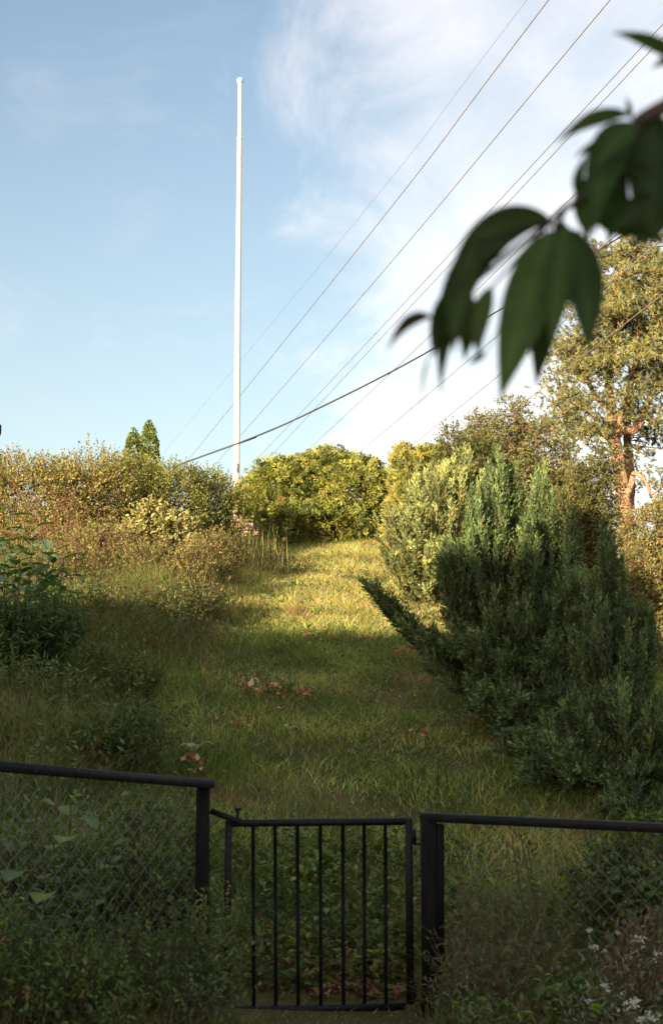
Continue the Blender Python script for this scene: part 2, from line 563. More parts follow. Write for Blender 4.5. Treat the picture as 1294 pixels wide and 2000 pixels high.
def gable_house(loc, rotz, L, D, eave, ridge, label, cols=4, over=0.5):
    """long side along local x, front at local -y"""
    e = empty("house", loc, label, "house")
    e.rotation_euler = (0, 0, rotz)

    def walls(g):
        h = D / 2
        V = [(-L/2, -h, -0.3), (L/2, -h, -0.3), (L/2, h, -0.3), (-L/2, h, -0.3), (-L/2, -h, eave), (L/2, -h, eave), (L/2, h, eave), (-L/2, h, eave), (-L/2, 0, ridge - 0.2), (L/2, 0, ridge - 0.2)]
        g.add(V, Q=[(0, 1, 5, 4), (2, 3, 7, 6), (1, 2, 6, 5), (3, 0, 4, 7)], T=[(5, 6, 9), (7, 4, 8)])
    plain("wall", M_BOARD, e, walls)

    def roof(g):
        h = D / 2 + over; l = L / 2 + over
        ze = eave - (ridge - eave) / (D / 2) * over
        t = 0.18
        V = []
        for x in (-l, l):
            V += [(x, -h, ze), (x, 0, ridge), (x, h, ze), (x, h, ze - t), (x, 0, ridge - t), (x, -h, ze - t)]
        g.add(V, Q=[(0, 6, 7, 1), (1, 7, 8, 2), (2, 8, 9, 3), (3, 9, 10, 4), (4, 10, 11, 5), (5, 11, 6, 0), (0, 1, 4, 5), (1, 2, 3, 4), (6, 11, 10, 7), (7, 10, 9, 8)])
    rf = plain("roof", M_TILE, e, roof)
    plain("chimney", M_STONE, rf, lambda g: box(g, (L * 0.2, 0.3, ridge + 0.05), (0.7, 0.6, 1.1), bev=0.02))
    for s in (-1, 1):
        for k in range(cols):
            x = -L / 2 + (k + 0.5) * L / cols
            for z in ([1.5] if eave < 3.4 else [1.5, 4.0]):
                if s < 0 and k == cols // 2 and z < 2:
                    d = plain("door", M_TRIM, e, lambda g: box(g, (x, s * (D / 2 + 0.02), 1.0), (1.0, 0.06, 2.1)))
                    plain("handle", M_WIRE, d, lambda g: box(g, (x + 0.38, s * (D / 2 + 0.08), 1.0), (0.12, 0.05, 0.03)))
                    continue
                f = plain("window", M_TRIM, e, lambda g: [box(g, (x + dx, s * (D / 2 + 0.03), z + dz), sz) for dx, dz, sz in (
                    (-0.6, 0, (0.09, 0.1, 1.3)), (0.6, 0, (0.09, 0.1, 1.3)), (0, 0, (0.05, 0.08, 1.2)), (0, 0.61, (1.11, 0.1, 0.08)), (0, -0.61, (1.11, 0.12, 0.08)))])
                plain("pane", M_GLASS, f, lambda g: box(g, (x, s * (D / 2 + 0.012), z), (1.1, 0.02, 1.14)))
    return e


# across the lane, behind the photographer: its roof keeps the low sun off the lower slope
gable_house((-15.3, -8.0, 0), 0, 23.0, 7.4, 4.7, 7.12, "long two-storey house across the lane behind the photographer", cols=7)
# beyond the thicket on the left, only an eave corner shows
hc = W(3, 845, 31.5)
hx, hy = hc[0] - 2.9 * math.cos(R(17)) - 3.65 * math.sin(R(17)), hc[1] - 2.9 * math.sin(R(17)) + 3.65 * math.cos(R(17))
hz = float(H(hx, hy)) - 0.3
gable_house((hx, hy, hz), R(107), 6.5, 5.0, hc[2] - hz + 0.18 + 0.28, hc[2] - hz + 2.3, "dark roofed house at the left edge behind the rose thicket", cols=3, over=0.4)


# ------------------------------------------------------------------ plants: generators
def PL(px, py, Y, hw, hh, dep):
    return (W(px, py, Y), np.array([hw * Y / FPX, dep, hh * Y / FPX]))


def sample_lobes(lobes, n, shell=0.6, lump=0.22, freq=4.0, clear=0.03, wexp=1.0):
    """points in the outer shell of a union of ellipsoids, with outward normals"""
    c = np.array([l[0] for l in lobes]); r = np.array([l[1] for l in lobes])
    wgt = (r[:, 0] * r[:, 1] + r[:, 1] * r[:, 2] + r[:, 0] * r[:, 2]); wgt = wgt ** wexp; wgt = wgt / wgt.sum()
    outP, outN = [], []
    have = 0
    while have < n:
        m = int((n - have) * 1.7) + 50
        k = rng.choice(len(c), m, p=wgt)
        d = rand_dir(m)
        rad = rng.uniform(shell ** 3, 1, m) ** (1 / 3)
        p0 = c[k] + d * r[k]
        rad = rad * (1 + lump * sn3(p0, freq, 1) + 0.5 * lump * sn3(p0, freq * 2.7, 4))
        p = c[k] + d * r[k] * rad[:, None]
        q = np.min(np.linalg.norm((p[:, None] - c[None]) / r[None], axis=2), axis=1)
        ok = (q > shell * 0.85) & (p[:, 2] > H(p[:, 0], p[:, 1]) + clear)
        nrm = norm(d / r[k])
        outP.append(p[ok]); outN.append(nrm[ok]); have += ok.sum()
    return np.concatenate(outP)[:n], np.concatenate(outN)[:n]


def stems_to(g, base, tips, r0, r1, C, k=5, spread=0.35, sag=0.0, sides=3):
    n = len(tips)
    b = np.asarray(base) + rng.normal(0, 1, (n, 3)) * np.array([spread, spread, 0])
    b[:, 2] = H(b[:, 0], b[:, 1]) - 0.05
    mid = b * 0.45 + tips * 0.55 + rng.normal(0, 0.08, (n, 3))
    mid[:, 2] = b[:, 2] * 0.4 + tips[:, 2] * 0.6 + sag
    path = bez(b, mid, tips, k)
    rad = np.linspace(r0, r1, k)[None] * rng.uniform(0.7, 1.2, (n, 1))
    tubes(g, path, rad, C, sides)


def shrub(name, label, cat, lobes, nshoot, per, slen, leaf, cols, base=None, shell=0.55, up=0.45, spread=1.0, twig=(0.10, 0.06, 0.04), nstem=40,
          lump=0.22, freq=3.0, six=True, mat=None, group=None, stem_r=0.012, droop=0.0, twigr=0.0022, jit=0.22, fold=0.25, stemspread=0.3, clump=0.0):
    c = np.mean([l[0] for l in lobes], axis=0)
    if base is None:
        base = np.array([c[0], c[1], float(H(c[0], c[1]))])
    e = empty(name, base, label, cat, group)
    P, N = sample_lobes(lobes, nshoot, shell, lump, freq)
    D = norm(N * 0.8 + np.array([0, 0, up]) + rng.normal(0, 0.35, P.shape))
    sl = slen * rng.uniform(0.6, 1.3, nshoot)
    t = (np.arange(per) + rng.uniform(0.2, 0.8, (nshoot, per))) / per
    Q = P[:, None] + D[:, None] * (t * sl[:, None])[..., None]
    Q = Q + np.array([0, 0, -1.0]) * (droop * sl[:, None] * t ** 2)[..., None]
    ax = norm(D[:, None] * 0.55 + rng.normal(0, 0.62 * spread, (nshoot, per, 3)))
    nn = norm(np.array([0, 0, 1.0]) * 0.9 + N[:, None] * 0.4 + rng.normal(0, 0.5, (nshoot, per, 3)))
    m = nshoot * per
    shc = palette(nshoot, cols, jit)
    C = np.repeat(shc, per, 0) * rng.uniform(0.82, 1.18, (m, 1)) * 0.7 + palette(m, cols, jit) * 0.3
    g = Geo()
    L = leaf[0] * rng.uniform(0.6, 1.25, m)
    leaves(g, Q.reshape(-1, 3), ax.reshape(-1, 3), nn.reshape(-1, 3), L, L * leaf[1] / leaf[0], C, fold, six)
    g.build("foliage", mat or M_LEAF, e, origin=base)
    gs = Geo()
    if twigr > 0:
        ns = min(nshoot, 2500)
        p0 = P[:ns] - D[:ns] * slen * 0.4
        p2 = P[:ns] + D[:ns] * sl[:ns, None] - np.array([0, 0, 1.0]) * droop * sl[:ns, None]
        tubes(gs, bez(p0, (p0 + P[:ns]) / 2, p2, 3), np.tile([twigr * 1.4, twigr * 1.1, twigr * 0.5], (ns, 1)), np.asarray(twig) * rng.uniform(0.7, 1.3, (ns, 1)))
    sel = rng.choice(nshoot, min(nstem, nshoot), replace=False)
    stems_to(gs, base, P[sel], stem_r, stem_r * 0.3, np.asarray(twig) * 0.9, spread=stemspread)
    gs.build("stem", M_TWIG, e, origin=base)
    return e


def juniper(name, label, base, lobes, nbranch, plumes, needles, cols, plen=0.2, nlen=0.026, group=None, upc=0.5, extra=None, nw=0.0085):
    """upright plumy conifer: ascending branches clothed with feathery shoots"""
    base = np.asarray(base, float)
    e = empty(name, base, label, "juniper", group)
    tips, N = sample_lobes(lobes, nbranch, 0.35, 0.28, 3.4, 0.1, 0.72)
    if extra is not None:
        tips = np.vstack([tips, extra])
    n = len(tips)
    b = np.tile(base, (n, 1)) + rng.normal(0, 0.10, (n, 3))
    b[:, 2] = H(b[:, 0], b[:, 1]) - 0.03
    mid = np.stack([b[:, 0] * 0.3 + tips[:, 0] * 0.7, b[:, 1] * 0.3 + tips[:, 1] * 0.7, b[:, 2] * 0.62 + tips[:, 2] * 0.38], 1)
    lo = H(mid[:, 0], mid[:, 1]) + 0.12
    mid[:, 2] = np.maximum(mid[:, 2], lo)
    K = 12
    path = bez(b, mid, tips, K)
    gs = Geo()
    nb = min(n, 70)
    tubes(gs, path[:nb], np.linspace(0.018, 0.003, K)[None] * rng.uniform(0.6, 1.1, (nb, 1)), np.array([0.12, 0.07, 0.045]), 4)
    # every branch ends in a feather of side shoots clothed with needles
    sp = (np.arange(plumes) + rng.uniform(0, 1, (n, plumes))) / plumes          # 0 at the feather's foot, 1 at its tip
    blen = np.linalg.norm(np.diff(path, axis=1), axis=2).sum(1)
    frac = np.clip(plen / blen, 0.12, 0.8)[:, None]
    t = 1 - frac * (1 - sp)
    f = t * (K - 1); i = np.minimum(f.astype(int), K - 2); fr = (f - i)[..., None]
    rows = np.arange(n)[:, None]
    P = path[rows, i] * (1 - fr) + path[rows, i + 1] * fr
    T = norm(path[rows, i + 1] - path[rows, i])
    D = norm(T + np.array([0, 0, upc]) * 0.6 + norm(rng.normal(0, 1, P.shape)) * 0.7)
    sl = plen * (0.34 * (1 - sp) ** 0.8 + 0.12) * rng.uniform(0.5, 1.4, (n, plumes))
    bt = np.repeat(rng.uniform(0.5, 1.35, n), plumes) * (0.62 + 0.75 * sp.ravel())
    P = P.reshape(-1, 3); D = D.reshape(-1, 3); sl = sl.ravel()
    ok = P[:, 2] > H(P[:, 0], P[:, 1]) + 0.04
    P, D, sl, bt = P[ok], D[ok], sl[ok], bt[ok]; m = len(P)
    s = (np.arange(needles) + rng.uniform(0, 1, (m, needles))) / needles
    Q = P[:, None] + D[:, None] * (s * sl[:, None])[..., None]
    off = rng.normal(0, 1, (m, needles, 3)); off -= (off * D[:, None]).sum(-1, keepdims=True) * D[:, None]; off = norm(off)
    Q = Q + off * (0.10 * sl[:, None] * (1 - s * 0.7) * rng.uniform(0, 1, (m, needles)))[..., None]
    Q[..., 2] += 0.10 * sl[:, None] * s ** 2
    ax = norm(D[:, None] * 0.9 + off * 0.6 + rng.normal(0, 0.15, off.shape))
    nn = norm(off + rng.normal(0, 0.5, off.shape))
    g = Geo()
    mm = m * needles
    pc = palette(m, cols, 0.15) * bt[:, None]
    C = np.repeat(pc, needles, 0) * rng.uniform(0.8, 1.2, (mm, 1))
    L = nlen * rng.uniform(0.7, 1.4, mm)
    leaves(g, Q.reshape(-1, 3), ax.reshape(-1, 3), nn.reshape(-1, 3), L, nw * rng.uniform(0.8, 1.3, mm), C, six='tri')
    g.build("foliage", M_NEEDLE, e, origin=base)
    tag(gs.build("branches", M_TWIG, e, origin=base), kind="stuff")
    return e


# ------------------------------------------------------------------ flagpole
fp_base = on_ground(461, 27.0)
fp_top = W(463, 150, 27.0)
fh = fp_top[2] - fp_base[2]
e = empty("flagpole", fp_base, "tall white flagpole standing between the thicket and the clipped hedge", "flagpole")
g = Geo()
zz = np.array([-0.1, 0.3, 0.9, 0.9001, 3.0, 5.5, fh - 1.3, fh - 1.29, fh - 0.12])
rr = np.array([0.070, 0.070, 0.068, 0.064, 0.060, 0.053, 0.044, 0.042, 0.039])
tubes(g, np.stack([np.zeros(9), np.zeros(9), zz], 1)[None], rr[None], (0.8, 0.8, 0.8), 20)
g.build("pole", M_POLE, e, smooth=True, colour=False)
g = Geo()
zz = np.array([-0.13, -0.118, -0.10, -0.08, -0.055, -0.035, -0.02, -0.015]) + fh
rr = np.array([0.039, 0.058, 0.063, 0.064, 0.062, 0.050, 0.03, 0.004])
tubes(g, np.stack([np.zeros(8), np.zeros(8), zz], 1)[None], rr[None], (0.8, 0.8, 0.8), 18)
cap = g.build("finial_cap", M_POLE, e, smooth=True, colour=False)
g = Geo()
zz = np.array([-0.03, -0.02, 0.02, 0.03]) + fh - 1.29
tubes(g, np.stack([np.zeros(4), np.zeros(4), zz], 1)[None], np.array([[0.0465, 0.050, 0.050, 0.0455]]), (0.8,) * 3, 18)
g.build("joint_collar", M_POLE, e, smooth=True, colour=False)
g = Geo()
box(g, (0.02, -0.062, 1.15), (0.03, 0.03, 0.16), bev=0.004)
g.build("cleat", M_WIRE, e, colour=False)

# ------------------------------------------------------------------ overhead lines
def wire(label, pix, rad, mat, name="power_line", group="overhead lines crossing the sky"):
    """pix: list of (px, py, height above the camera); straight spans, extended at both ends"""
    pts = []
    for px, py, zh in pix:
        d = ray(px, py)
        pts.append(CAM + d * (zh / d[2]))
    pts = np.array(pts)
    a = pts[0] + (pts[0] - pts[1]) / np.linalg.norm(pts[0] - pts[1]) * 14
    b = pts[-1] + (pts[-1] - pts[-2]) / np.linalg.norm(pts[-1] - pts[-2]) * 30
    pts = np.vstack([a, pts, b])
    path = catmull(pts, 14)
    g = Geo()
    tubes(g, path[None], np.full((1, len(path)), rad), (0.1,) * 3, 6)
    o = g.build(name, mat, smooth=True, colour=False, origin=path[len(path) // 2])
    tag(o, label, "power line", group)
    return o


wire("faintest hair-thin line, uppermost of the overhead lines", [(372, 822, 10.0), (740, 377, 10.0), (1028, 0, 10.0)], 0.0035, M_LINE)
wire("long grey line just below the faintest one, passing behind the flagpole", [(372, 893, 9.2), (740, 434, 9.2), (1070, 0, 9.2)], 0.0085, M_LINE)
wire("grey line that leaves the top edge farthest right", [(412, 917, 9.2), (740, 539, 9.2), (1190, 0, 9.2)], 0.0085, M_LINE)
wire("upper line of the close parallel pair", [(455, 946, 8.4), (740, 644, 8.4), (1294, 46, 8.4)], 0.0072, M_LINE)
wire("lower line of the close parallel pair", [(466, 958, 8.3), (740, 664, 8.3), (1294, 72, 8.3)], 0.0072, M_LINE)
wire("line below the pair, reaching the hedge at its left half", [(600, 880, 7.6), (826, 668, 7.6), (1151, 351, 7.6)], 0.0075, M_LINE)
wire("line running down to the middle of the golden hedge top", [(700, 885, 7.0), (911, 706, 7.0), (1130, 520, 7.0)], 0.0078, M_LINE)
wire("lowest thin line, running down to the right end of the golden hedge", [(757, 907, 6.6), (954, 749, 6.6), (1270, 486, 6.6)], 0.0078, M_LINE)
wire("short stretch of line showing beside the pine crown", [(900, 882, 6.2), (972, 826, 6.2), (1070, 749, 6.2), (1294, 574, 6.2)], 0.008, M_LINE)
wire("thick black sagging cable crossing in front of the thinner lines", [(362, 903, 4.2), (470, 864, 4.5), (600, 808, 4.9), (830, 690, 6.0), (1155, 497, 8.1), (1215, 460, 8.5)], 0.0145, M_CABLE, name="sagging_cable", group=None)

# ------------------------------------------------------------------ fence and gate
def fence_mesh(g, a_top, b_top, a_bot, b_bot, pitch=0.043, rad=0.0017):
    """chain link: zigzag wires woven into diamonds between two posts"""
    a_top, b_top, a_bot, b_bot = map(np.asarray, (a_top, b_top, a_bot, b_bot))
    Lw = np.linalg.norm(b_top - a_top); Hh = 0.5 * (np.linalg.norm(a_top - a_bot) + np.linalg.norm(b_top - b_bot))
    nu = int(Lw / pitch); nv = int(Hh / pitch)

    def pt(u, v):
        t = a_top + (b_top - a_top) * u; b = a_bot + (b_bot - a_bot) * u
        p = t + (b - t) * v
        return p + np.array([0, 0.02 * math.sin(u * 9) + 0.015 * math.sin(v * 7 + u * 4), 0])
    paths = []
    for i in range(nu):
        P = []
        for j in range(nv + 1):
            s = i + float((i + j) % 2)
            P.append(pt(min(s / nu, 1), j / nv) + np.array([rng.normal(0, 0.0022), 0.0018 * (1 if j % 2 else -1), rng.normal(0, 0.0022)]))
        paths.append(P)
    tubes(g, np.array(paths), np.full((nu, nv + 1), rad), (0.3,) * 3, 4)


def ground_pt(p, dz=0.0):
    return np.array([p[0], p[1], float(H(p[0], p[1])) + dz])


# left fence
tl_p = W(397, 1533, 7.45); tl_e = W(-330, 1470, 5.6)
lf = empty("chain_link_fence", ground_pt(tl_p), "black framed chain-link fence left of the gate, overgrown at its foot", "fence")
o_l = ground_pt(tl_p)


def fpart(name, mat, parent, org, fn, colour=False):
    g = Geo(); fn(g)
    return g.build(name, mat, parent, origin=org, colour=colour)


fpart("post", M_BLACKWOOD, lf, o_l, lambda g: bar(g, ground_pt(tl_p, -0.3), tl_p + [0, 0, 0.001], 0.066, 0.066, bev=0.006))
pe = tl_e.copy()
fpart("post", M_BLACKWOOD, lf, o_l, lambda g: bar(g, ground_pt(pe, -0.3), pe, 0.066, 0.066, bev=0.006))
fpart("top_rail", M_BLACK, lf, o_l, lambda g: bar(g, tl_e + [0, 0, 0.0], tl_p + [0.037, 0, 0.004], 0.062, 0.046, bev=0.005))
mesh_l = Geo()
fence_mesh(mesh_l, tl_e + [0.04, 0, -0.03], tl_p + [-0.04, 0, -0.03], ground_pt(tl_e, 0.03), ground_pt(tl_p, 0.03) + [-0.03, 0, 0])
tag(mesh_l.build("chain_link_mesh", M_WIRE, lf, origin=o_l, colour=False), kind="stuff")

# right fence
tr_p = W(844, 1597, 7.42); tr_e = W(1560, 1630, 6.75)
rf_ = empty("chain_link_fence", ground_pt(tr_p), "black framed chain-link fence right of the gate with thick end post", "fence")
o_r = ground_pt(tr_p)
fpart("post", M_BLACKWOOD, rf_, o_r, lambda g: bar(g, W(836, 1597, 7.42) * [1, 1, 0] + [0, 0, float(H(tr_p[0], 7.42)) - 0.3], W(836, 1597, 7.42) + [0, 0, 0.001], 0.078, 0.09, bev=0.006), )
wb = W(858.5, 1597, 7.42)
fpart("post_board", M_BLACKWOOD, rf_, o_r, lambda g: bar(g, W(858.5, 1903, 7.42), wb - [0, 0, 0.03], 0.039, 0.075, bev=0.005))
fpart("post", M_BLACKWOOD, rf_, o_r, lambda g: bar(g, ground_pt(tr_e, -0.3), tr_e, 0.07, 0.07, bev=0.006))
fpart("top_rail", M_BLACK, rf_, o_r, lambda g: bar(g, tr_p + [-0.055, -0.003, 0.004], tr_e + [0, 0, 0.0], 0.06, 0.044, bev=0.005))
mesh_r = Geo()
fence_mesh(mesh_r, tr_p + [0.06, 0, -0.03], tr_e + [-0.04, 0, -0.03], ground_pt(tr_p, 0.03) + [0.06, 0, 0], ground_pt(tr_e, 0.03))
tag(mesh_r.build("chain_link_mesh", M_WIRE, rf_, origin=o_r, colour=False), kind="stuff")

# one further bay of each fence, beyond the picture's edges
for root, org, p_in, p_end in ((lf, o_l, tl_p, tl_e), (rf_, o_r, tr_p, tr_e)):
    q = p_end + (p_end - p_in) * 1.15
    q[2] = p_end[2] - 0.06
    fpart("post", M_BLACKWOOD, root, org, lambda g: bar(g, ground_pt(q, -0.3), q, 0.066, 0.066, bev=0.006))
    d_ = (q - p_end) / np.linalg.norm(q - p_end)
    fpart("top_rail", M_BLACK, root, org, lambda g: bar(g, p_end + d_ * 0.036, q + [0, 0, 0.001], 0.058, 0.042, bev=0.005))
    mg = Geo()
    fence_mesh(mg, p_end + d_ * 0.05 - [0, 0, 0.03], q - d_ * 0.04 - [0, 0, 0.03], ground_pt(p_end, 0.03) + d_ * 0.05, ground_pt(q, 0.03) - d_ * 0.04)
    tag(mg.build("chain_link_mesh", M_WIRE, root, origin=org, colour=False), kind="stuff")

# gate
GY = 7.5
gbase = on_ground(620, GY)
gate = empty("garden_gate", gbase, "low black metal garden gate with seven thin vertical bars", "gate")


def gtube(name, p0, p1, r, mat=M_BLACK, sides=12, parent=None):
    g = Geo()
    tubes(g, np.array([[p0, (np.asarray(p0) + np.asarray(p1)) / 2, p1]]), np.full((1, 3), r), (0.1,) * 3, sides)
    return g.build(name, mat, parent or gate, origin=gbase, smooth=False, colour=False)


gtube("top_rail", W(441, 1608, GY), W(804, 1604, GY), 0.0195)
fpart("stile", M_BLACK, gate, gbase, lambda g: bar(g, W(446.5, 1608, GY) * [1, 1, 0] + [0, 0, float(H(-0.5, GY)) + 0.015], W(446.5, 1608, GY) + [0, 0, 0.012], 0.036, 0.036))
fpart("stile", M_BLACK, gate, gbase, lambda g: bar(g, W(798, 1608, GY) * [1, 1, 0] + [0, 0, float(H(0.4, GY)) + 0.03], W(798, 1603, GY) + [0, 0, 0.012], 0.038, 0.038))
gtube("bottom_rail", W(452, 1973, GY), W(792, 1966, GY), 0.0195)
for x in (494, 537, 580.5, 625, 669, 710.5, 752):
    gtube("bar", W(x, 1610, GY), W(x + 1.5, 1969, GY), 0.0095, sides=8)
# hinge on the right, latch arm on the left
hp = W(812, 1636, GY)
h_ = fpart("hinge", M_BLACK, gate, gbase, lambda g: (box(g, hp + [-0.012, -0.005, 0.005], (0.022, 0.03, 0.075), bev=0.003), box(g, hp + [0.014, -0.005, -0.032], (0.05, 0.025, 0.012), bev=0.002)))
hp2 = W(812, 1940, GY)
fpart("hinge", M_BLACK, gate, gbase, lambda g: (box(g, hp2 + [-0.012, -0.005, 0.005], (0.022, 0.03, 0.075), bev=0.003), box(g, hp2 + [0.014, -0.005, -0.032], (0.05, 0.025, 0.012), bev=0.002)))
la = fpart("latch_arm", M_BLACK, gate, gbase, lambda g: bar(g, W(411, 1584, GY - 0.03), W(470, 1605, GY - 0.03), 0.018, 0.030, bev=0.004))
lp = W(464, 1592, GY - 0.03)
fpart("latch_knob", M_BLACK, la, gbase, lambda g: (box(g, lp, (0.014, 0.014, 0.05), bev=0.002), box(g, lp + [0.002, 0, 0.03], (0.034, 0.02, 0.014), bev=0.003)))

# ------------------------------------------------------------------ colours of foliage
GOLD = [(0.138, 0.145, 0.028, 3), (0.095, 0.110, 0.024, 3), (0.185, 0.172, 0.034, 1.3), (0.06, 0.072, 0.018, 2), (0.18, 0.12, 0.032, 0.3)]
ROSE = [(0.175, 0.155, 0.046, 3), (0.21, 0.17, 0.065, 2), (0.13, 0.14, 0.038, 3), (0.21, 0.135, 0.07, 1), (0.18, 0.095, 0.06, 0.4)]
ROSEG = [(0.135, 0.145, 0.038, 3), (0.17, 0.165, 0.05, 2), (0.10, 0.12, 0.03, 3), (0.18, 0.14, 0.06, 0.6)]
PALE = [(0.24, 0.215, 0.085, 2), (0.30, 0.26, 0.13, 1), (0.15, 0.15, 0.05, 2)]
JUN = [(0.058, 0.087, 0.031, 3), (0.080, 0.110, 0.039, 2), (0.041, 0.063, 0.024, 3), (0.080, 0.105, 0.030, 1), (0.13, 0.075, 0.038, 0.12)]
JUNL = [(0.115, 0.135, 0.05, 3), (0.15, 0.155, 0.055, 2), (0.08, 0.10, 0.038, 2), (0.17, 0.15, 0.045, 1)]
THUJA = [(0.145, 0.14, 0.028, 3), (0.11, 0.115, 0.026, 3), (0.18, 0.155, 0.034, 1)]
DTHUJA = [(0.075, 0.10, 0.022, 3), (0.10, 0.12, 0.028, 2), (0.055, 0.078, 0.02, 2)]
BIRCH = [(0.125, 0.115, 0.044, 3), (0.098, 0.098, 0.038, 3), (0.155, 0.135, 0.055, 1.5)]
PINE = [(0.135, 0.130, 0.046, 3), (0.110, 0.112, 0.044, 3), (0.175, 0.150, 0.055, 1.5), (0.070, 0.080, 0.036, 2.5)]
OLIVE = [(0.14, 0.120, 0.044, 3), (0.115, 0.112, 0.036, 3), (0.18, 0.138, 0.06, 1.2), (0.17, 0.105, 0.055, 0.4)]
WEED = [(0.080, 0.112, 0.030, 3), (0.115, 0.145, 0.034, 1.5), (0.058, 0.088, 0.028, 3), (0.13, 0.09, 0.042, 0.6)]
DARKW = [(0.052, 0.080, 0.034, 3), (0.068, 0.098, 0.04, 2), (0.08, 0.108, 0.038, 1)]
LIME = [(0.165, 0.178, 0.036, 2), (0.125, 0.14, 0.032, 2), (0.085, 0.11, 0.028, 2)]
BIGLEAF = [(0.060, 0.105, 0.044, 3), (0.085, 0.132, 0.055, 2), (0.115, 0.155, 0.068, 1)]
STRAW = np.array([0.20, 0.155, 0.075])

# ------------------------------------------------------------------ grass
def grass_field(name, label, n, region, hfun, cfun, width, mat=M_GRASS, lean=0.35, heads=0.0, windy=0.35):
    """n bent blades; region(n) -> x, y; hfun(x,y) -> height; cfun(x,y,h) -> colours"""
    x, y = region(n)
    z = H(x, y)
    n = len(x)
    h = hfun(x, y) * rng.uniform(0.55, 1.25, n)
    P = np.stack([x, y, z - 0.01], 1)
    az = rng.uniform(0, 6.283, n)
    side = np.stack([np.cos(az), np.sin(az), np.zeros(n)], 1)
    wind = np.stack([sn2(x, y, 1.3, 6), sn2(x, y, 1.3, 8), np.zeros(n)], 1) * windy
    ln = (rng.normal(0, lean, (n, 3)) + wind) * np.array([1, 1, 0])
    w = (width(x, y) * rng.uniform(0.7, 1.3, n))[:, None]
    mid = P + np.array([0, 0, 1.0]) * (h * 0.55)[:, None] + ln * (h * 0.35)[:, None]
    tip = P + np.array([0, 0, 1.0]) * (h * rng.uniform(0.75, 1.0, n))[:, None] + ln * (h * 1.05)[:, None]
    C = cfun(x, y, h)
    g = Geo()
    k = (y < 12.5) & (np.abs(x) < 0.25 * y + 0.6)
    V = np.stack([P - side * w, P + side * w, mid + side * w * 0.75, mid - side * w * 0.75, tip], 1)[k]
    b = np.arange(len(V))[:, None] * 5
    g.add(V.reshape(-1, 3), T=b + np.array([3, 2, 4]), Q=b + np.array([0, 1, 2, 3]), C=np.repeat(C[k], 5, 0))
    V = np.stack([P - side * w * 1.25, P + side * w * 1.25, tip], 1)[~k]
    b = np.arange(len(V))[:, None] * 3
    g.add(V.reshape(-1, 3), T=b + np.array([0, 1, 2]), C=np.repeat(C[~k], 3, 0))
    if heads > 0:
        k = rng.random(n) < heads
        m = k.sum()
        for r in range(4):
            a = np.tile([0, 0, 1.0], (m, 1)) + ln[k] * 0.6 + rng.normal(0, 0.3, (m, 3))
            leaves(g, tip[k] - norm(a) * 0.01 + rng.normal(0, 0.006, (m, 3)), a, rand_dir(m), 0.07, 0.011, STRAW * rng.uniform(0.5, 1.1, (m, 1)) * np.array([1.0, 0.92, 0.85]), six=False)
    o = g.build(name, mat)
    tag(o, label, "grass", kind="stuff")
    return o


def view_region(y0, y1, margin, bias):
    def f(n):
        out = []
        tot = 0
        while tot < n:
            y = y0 + (y1 - y0) * rng.random(n) ** bias
            half = 0.245 * y + margin
            x = rng.uniform(-1, 1, n) * half
            keep = rng.random(n) < (half / (0.245 * y1 + margin)) ** 0.8
            keep &= rng.random(n) < np.clip(0.78 + 0.5 * sn2(x, y, 2.3, 11), 0.15, 1)
            out.append(np.stack([x[keep], y[keep]], 1)); tot += keep.sum()
        a = np.concatenate(out)[:n]
        return a[:, 0], a[:, 1]
    return f


def dry_and_lit(x, y):
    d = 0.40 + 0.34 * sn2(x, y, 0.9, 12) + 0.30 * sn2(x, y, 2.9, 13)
    d = d - 0.14 + 0.85 * sstep(y, 15.8, 18.3) - 0.10 * sstep(y, 9, 13) * (1 - sstep(y, 15, 18))  # more straw above the shadow edge puts sunlight into the grass colour
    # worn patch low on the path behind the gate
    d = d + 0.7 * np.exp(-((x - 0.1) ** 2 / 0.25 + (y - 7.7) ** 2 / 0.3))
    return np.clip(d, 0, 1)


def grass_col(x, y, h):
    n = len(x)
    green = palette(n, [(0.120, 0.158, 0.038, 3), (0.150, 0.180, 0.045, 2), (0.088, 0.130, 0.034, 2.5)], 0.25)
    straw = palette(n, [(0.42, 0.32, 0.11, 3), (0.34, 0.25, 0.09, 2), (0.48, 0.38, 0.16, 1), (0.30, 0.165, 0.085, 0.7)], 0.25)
    d = dry_and_lit(x, y)
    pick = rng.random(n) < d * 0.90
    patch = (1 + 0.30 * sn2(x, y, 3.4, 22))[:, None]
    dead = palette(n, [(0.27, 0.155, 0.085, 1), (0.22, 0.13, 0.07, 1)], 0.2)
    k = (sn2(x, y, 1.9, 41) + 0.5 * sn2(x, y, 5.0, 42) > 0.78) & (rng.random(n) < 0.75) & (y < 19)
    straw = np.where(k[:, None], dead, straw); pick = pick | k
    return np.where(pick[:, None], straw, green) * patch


def grass_h(x, y):
    left = sstep(-(x + 0.10 * (y - 14)), 0.9, 2.4) * sstep(y, 11, 14)
    near = 1 - sstep(y, 8.2, 10.5)
    path = np.exp(-((x - 0.05 + 0.02 * (y - 8)) ** 2 / 0.28)) * (1 - sstep(y, 7.9, 8.9))
    h = 0.10 + 0.05 * sn2(x, y, 1.6, 20) + 0.055 * sn2(x, y, 4.3, 21)
    h = h + 0.10 * left + 0.10 * near * sstep(np.abs(x - 0.0), 0.35, 0.8)
    return np.maximum(h * (1 - 0.72 * path), 0.03)


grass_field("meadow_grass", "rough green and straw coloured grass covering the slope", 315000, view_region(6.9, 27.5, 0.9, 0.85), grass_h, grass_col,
            lambda x, y: 0.0014 + 0.00019 * y, lean=0.75)


